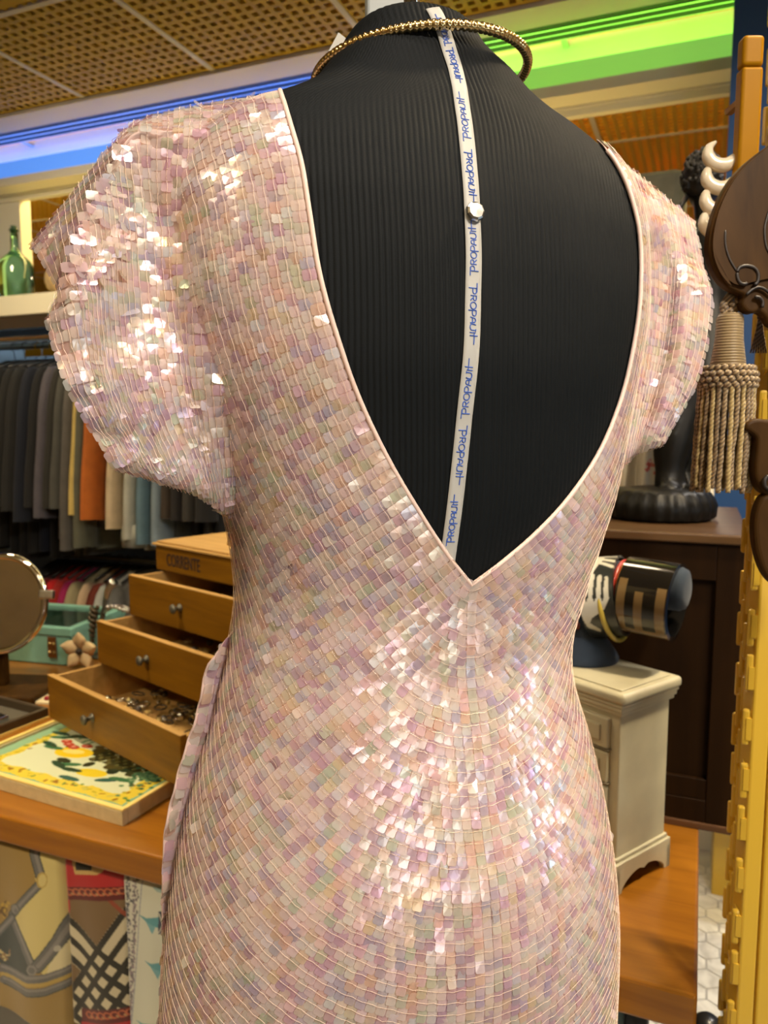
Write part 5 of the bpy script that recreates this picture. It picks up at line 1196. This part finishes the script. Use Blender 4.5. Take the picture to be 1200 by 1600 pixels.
PAL = np.array([(.985, .88, .84), (.97, .91, .82), (.80, .56, .68), (.95, .71, .56), (.74, .80, .62), (.70, .64, .78), (.93, .96, .99), (.99, .78, .78), (.94, .82, .56), (.66, .48, .60)])
PW = np.array([.30, .15, .12, .065, .07, .08, .07, .06, .04, .03]); PW /= PW.sum()
SEQ = []; THR = []
def put(P, n, t, w, h, tilt_s, lift):
    """one sequin: centre, normal, along-row, size"""
    t = t-n*(t@n); t /= np.linalg.norm(t)+1e-12; c = np.cross(n, t)
    if c[2] > 0 and abs(c[2]) > .2: pass
    SEQ.append((P, n, t, c, w, h, RNG.normal()*tilt_s, RNG.normal()*tilt_s+lift, RNG.choice(len(PAL), p=PW), RNG.random()))
for k in range(NR):
    run = []
    for (P, n, t) in rowsL[k]:
        hid = bool(P[1] < 0 and P[2] > ZTIP and nx(P[2], -1)+.001 < P[0] < nx(P[2], 1)-.001)
        if P[2] > -.09:
            o3 = Vector(P+n*(OFF-.001))
            for b in BV:
                hit = b.ray_cast(o3, Vector(n), .08)
                if hit[0] is not None: hid = True
        if hid:
            if len(run) > 1: THR.append(run)
            run = []; continue
        d_, g_ = ndist(P[None]); out = g_[0]-n*(g_[0]@n); lsp = RP/min(1, max(.6, np.linalg.norm(out)/(d_[0]+1e-9))); out /= np.linalg.norm(out)+1e-9
        tt_ = t if np.cross(n, t)@out > 0 else -t
        put(P+n*(OFF+.0016), n, tt_, SPc*.96, lsp*1.42, .055 if RNG.random() > .05 else .22, .075)
        run.append(P+n*(OFF+.0030)-out*RP*(.10+.055*(-1)**len(run)))
    if len(run) > 1: THR.append(run)
# ---- sleeve rows run round the arm
for P, sd_, b in zip(SURF, (-1, 1), BV):
    Pu = np.gradient(P, axis=1); Pv = np.gradient(P, axis=0); Nv = np.cross(Pu, Pv); cen = P.mean(1, keepdims=True)
    Nv *= np.sign(np.sum(Nv*(P-cen), 2, keepdims=True)); Nv /= np.linalg.norm(Nv, axis=2, keepdims=True)+1e-12
    RPS = .0071; mid = P[:, 24]; al = np.concatenate([[0], np.cumsum(np.linalg.norm(np.diff(mid, axis=0), axis=1))]); nrow = int(al[-1]/RPS)
    for r in range(nrow+1):
        v = np.interp((r+.5)*RPS if r < nrow else al[-1]-.002, al, np.arange(60)); i0 = min(int(v), 58); f_ = v-i0
        ln = P[i0]*(1-f_)+P[i0+1]*f_; nl = Nv[i0]*(1-f_)+Nv[i0+1]*f_; tv = Pv[i0]
        idx = np.concatenate([np.arange(80, 96), np.arange(0, 64)])
        ln, nl, tv = ln[idx], nl[idx], tv[idx]; s_ = np.concatenate([[0], np.cumsum(np.linalg.norm(np.diff(ln, axis=0), axis=1))])
        run = []; u0 = RNG.uniform(0, SPc)
        rowp = np.linalg.norm(tv, axis=1)*(59.0/nrow)
        for sx in np.arange(u0, s_[-1], SPc):
            q = np.array([np.interp(sx, s_, ln[:, i]) for i in range(3)]); n = np.array([np.interp(sx, s_, nl[:, i]) for i in range(3)]); n /= np.linalg.norm(n)+1e-9
            t = np.array([np.interp(sx+.002, s_, ln[:, i]) for i in range(3)])-np.array([np.interp(sx-.002, s_, ln[:, i]) for i in range(3)])
            if GB(q[None])[0] < .02 and q[2] < .215:
                if len(run) > 1: THR.append(run)
                run = []; continue
            rp = np.interp(sx, s_, rowp); o_ = np.array([np.interp(sx, s_, tv[:, i]) for i in range(3)]); o_ /= np.linalg.norm(o_)+1e-9
            tt_ = t if np.cross(n, t)@o_ > 0 else -t
            put(q+n*.0016, n, tt_, SPc*.96, max(RPS*.75, min(rp, RPS*1.5))*1.42, .07 if RNG.random() > .16 else .30, .08)
            run.append(q+n*.0030-o_*RP*(.10+.055*(-1)**len(run)))
        if len(run) > 1: THR.append(run)
# ---- frilled side edge at the hip
EDG = []
for z in np.linspace(-.148, -.50, 60):
    a, b, cx, cy = prof(z); t0 = -PI-.10; q = ringp_(z, np.array([t0]))[0]; n = nrm(q[None])[0]
    w = .017*min(1, (-.148-z)/.03)*(1 if z > -.30 else max(.25, 1-(-.30-z)/.12)); n2 = n+np.array([0, -.35, 0]); n2 /= np.linalg.norm(n2)
    EDG.append([q+n2*(OFF+w*s_)+np.array([0, -.004*s_+.0022*math.sin(z*260)*s_, 0]) for s_ in np.linspace(0, 1, 5)])
EDG = np.array(EDG)
o = MB().grid(EDG+UPZ).build('side_frill', fab, dr, smooth=True); sol = o.modifiers.new('t', 'SOLIDIFY'); sol.thickness = .0012; sol.offset = 0
for i in range(1, 59):
    for j_, w_ in ((1.2, .5), (3.2, .9)):
        j0 = int(j_); q = EDG[i, j0]; du = EDG[i+1, j0]-EDG[i-1, j0]; dv_ = EDG[i, 4]-EDG[i, 0]; n = np.cross(du, dv_); n /= np.linalg.norm(n)+1e-9
        if n[1] > 0: n = -n
        put(q+n*.0018, n, dv_, .0085, .0085, .16, .05)
print('sequins', len(SEQ))
# ---- build: the ones that show largest as single pieces, the rest as one countless field
def outline(w, h):
    x, y, r = w/2, h/2, min(w, h)*.15
    return [(x, -y+r), (x, y-r), (x-r, y), (-x+r, y), (-x, y-r), (-x, -y+r), (-x+r, -y), (x-r, -y)]
Pw = np.array([s_[0] for s_ in SEQ]); Nw = np.array([s_[1] for s_ in SEQ])
wp_ = ORG+np.outer(Pw[:, 0], XBv)+np.outer(Pw[:, 1], YBv)+np.outer(Pw[:, 2]+CAMZ, [0, 0, 1]); nw_ = np.outer(Nw[:, 0], XBv)+np.outer(Nw[:, 1], YBv)+np.outer(Nw[:, 2], [0, 0, 1])
vw = CAM-wp_; dist = np.linalg.norm(vw, axis=1); fac = np.sum(vw*nw_, 1)/dist; q_ = pj(wp_); inn = (q_[:, 0] > 0) & (q_[:, 0] < 1200) & (q_[:, 1] > 0) & (q_[:, 1] < 1600)
area = np.where(inn, np.clip(fac, 0, 1)/dist**2*np.array([s_[4]*s_[5] for s_ in SEQ]), 0); big = set(np.argsort(-area)[:298].tolist())
VAR = []
def seq_mesh(vi, pal, w, h):
    me = bpy.data.meshes.new('sequin'); o_ = outline(w, h); V = [(x, y, 0) for x, y in o_]+[(0, 0, .00022)]
    me.from_pydata(V, [], [(i, (i+1) % 8, 8) for i in range(8)]); at_ = me.attributes.new('Col', 'FLOAT_COLOR', 'POINT')
    at_.data.foreach_set('color', np.tile(np.array([*PAL[pal], (vi*.37) % 1]), (9, 1)).ravel()); me.materials.append(SQ); return me
for vi in range(30): VAR.append(seq_mesh(vi, vi % 10, SPc*.96, RP*1.42))
FV, FF, FC = [], [], []
for i, (P, n, t, c, w, h, ta_, tb2, pal, rnd) in enumerate(SEQ):
    ca, sa = math.cos(ta_), math.sin(ta_); cb, sb = math.cos(tb2), math.sin(tb2)
    t2 = t*ca+n*sa; n1 = n*ca-t*sa; c2 = c*cb+n1*sb; n2 = n1*cb-c*sb; t2 = t2
    if i in big:
        me = VAR[int(pal)+10*int(rnd*2.99)]; o = bpy.data.objects.new('sequin', me); COL.objects.link(o); o.parent = dr
        Mx = Matrix(((t2[0]*w/(SPc*.96), c2[0]*h/(RP*1.42), n2[0], P[0]), (t2[1]*w/(SPc*.96), c2[1]*h/(RP*1.42), n2[1], P[1]), (t2[2]*w/(SPc*.96), c2[2]*h/(RP*1.42), n2[2], P[2]+CAMZ), (0, 0, 0, 1)))
        o.matrix_local = Mx; continue
    k = len(FV)*9; V = [P+t2*x+c2*y for x, y in outline(w, h)]+[P+n2*.00022]
    FV.append(V); FF += [(k+a, k+(a+1) % 8, k+8) for a in range(8)]
    jit = 1-RNG.uniform(0, .05); FC.append([[*(PAL[pal]*jit), rnd]]*9)
me = bpy.data.meshes.new('sequin_field'); V = np.array(FV).reshape(-1, 3)+UPZ; me.from_pydata(V.tolist(), [], FF)
at_ = me.attributes.new('Col', 'FLOAT_COLOR', 'POINT'); at_.data.foreach_set('color', np.array(FC).ravel()); me.materials.append(SQ)
o = bpy.data.objects.new('sequin_field', me); COL.objects.link(o); o.parent = dr; o['kind'] = 'stuff'
tm = MB()
for run in THR:
    R_ = np.array(run)
    if len(R_) < 3: continue
    seg = np.empty((len(R_)*2-1, 3)); seg[::2] = R_; seg[1::2] = (R_[:-1]+R_[1:])/2
    d = np.gradient(seg, axis=0); wob_ = RNG.normal(size=(len(seg), 1))*.00022
    seg = seg+np.array([0, 0, 1])*wob_
    if len(R_) > 2: tm.tube(seg+UPZ, .00018, 3, caps=False)
tm.build('sewing_thread', THREAD, dr, kind='stuff')
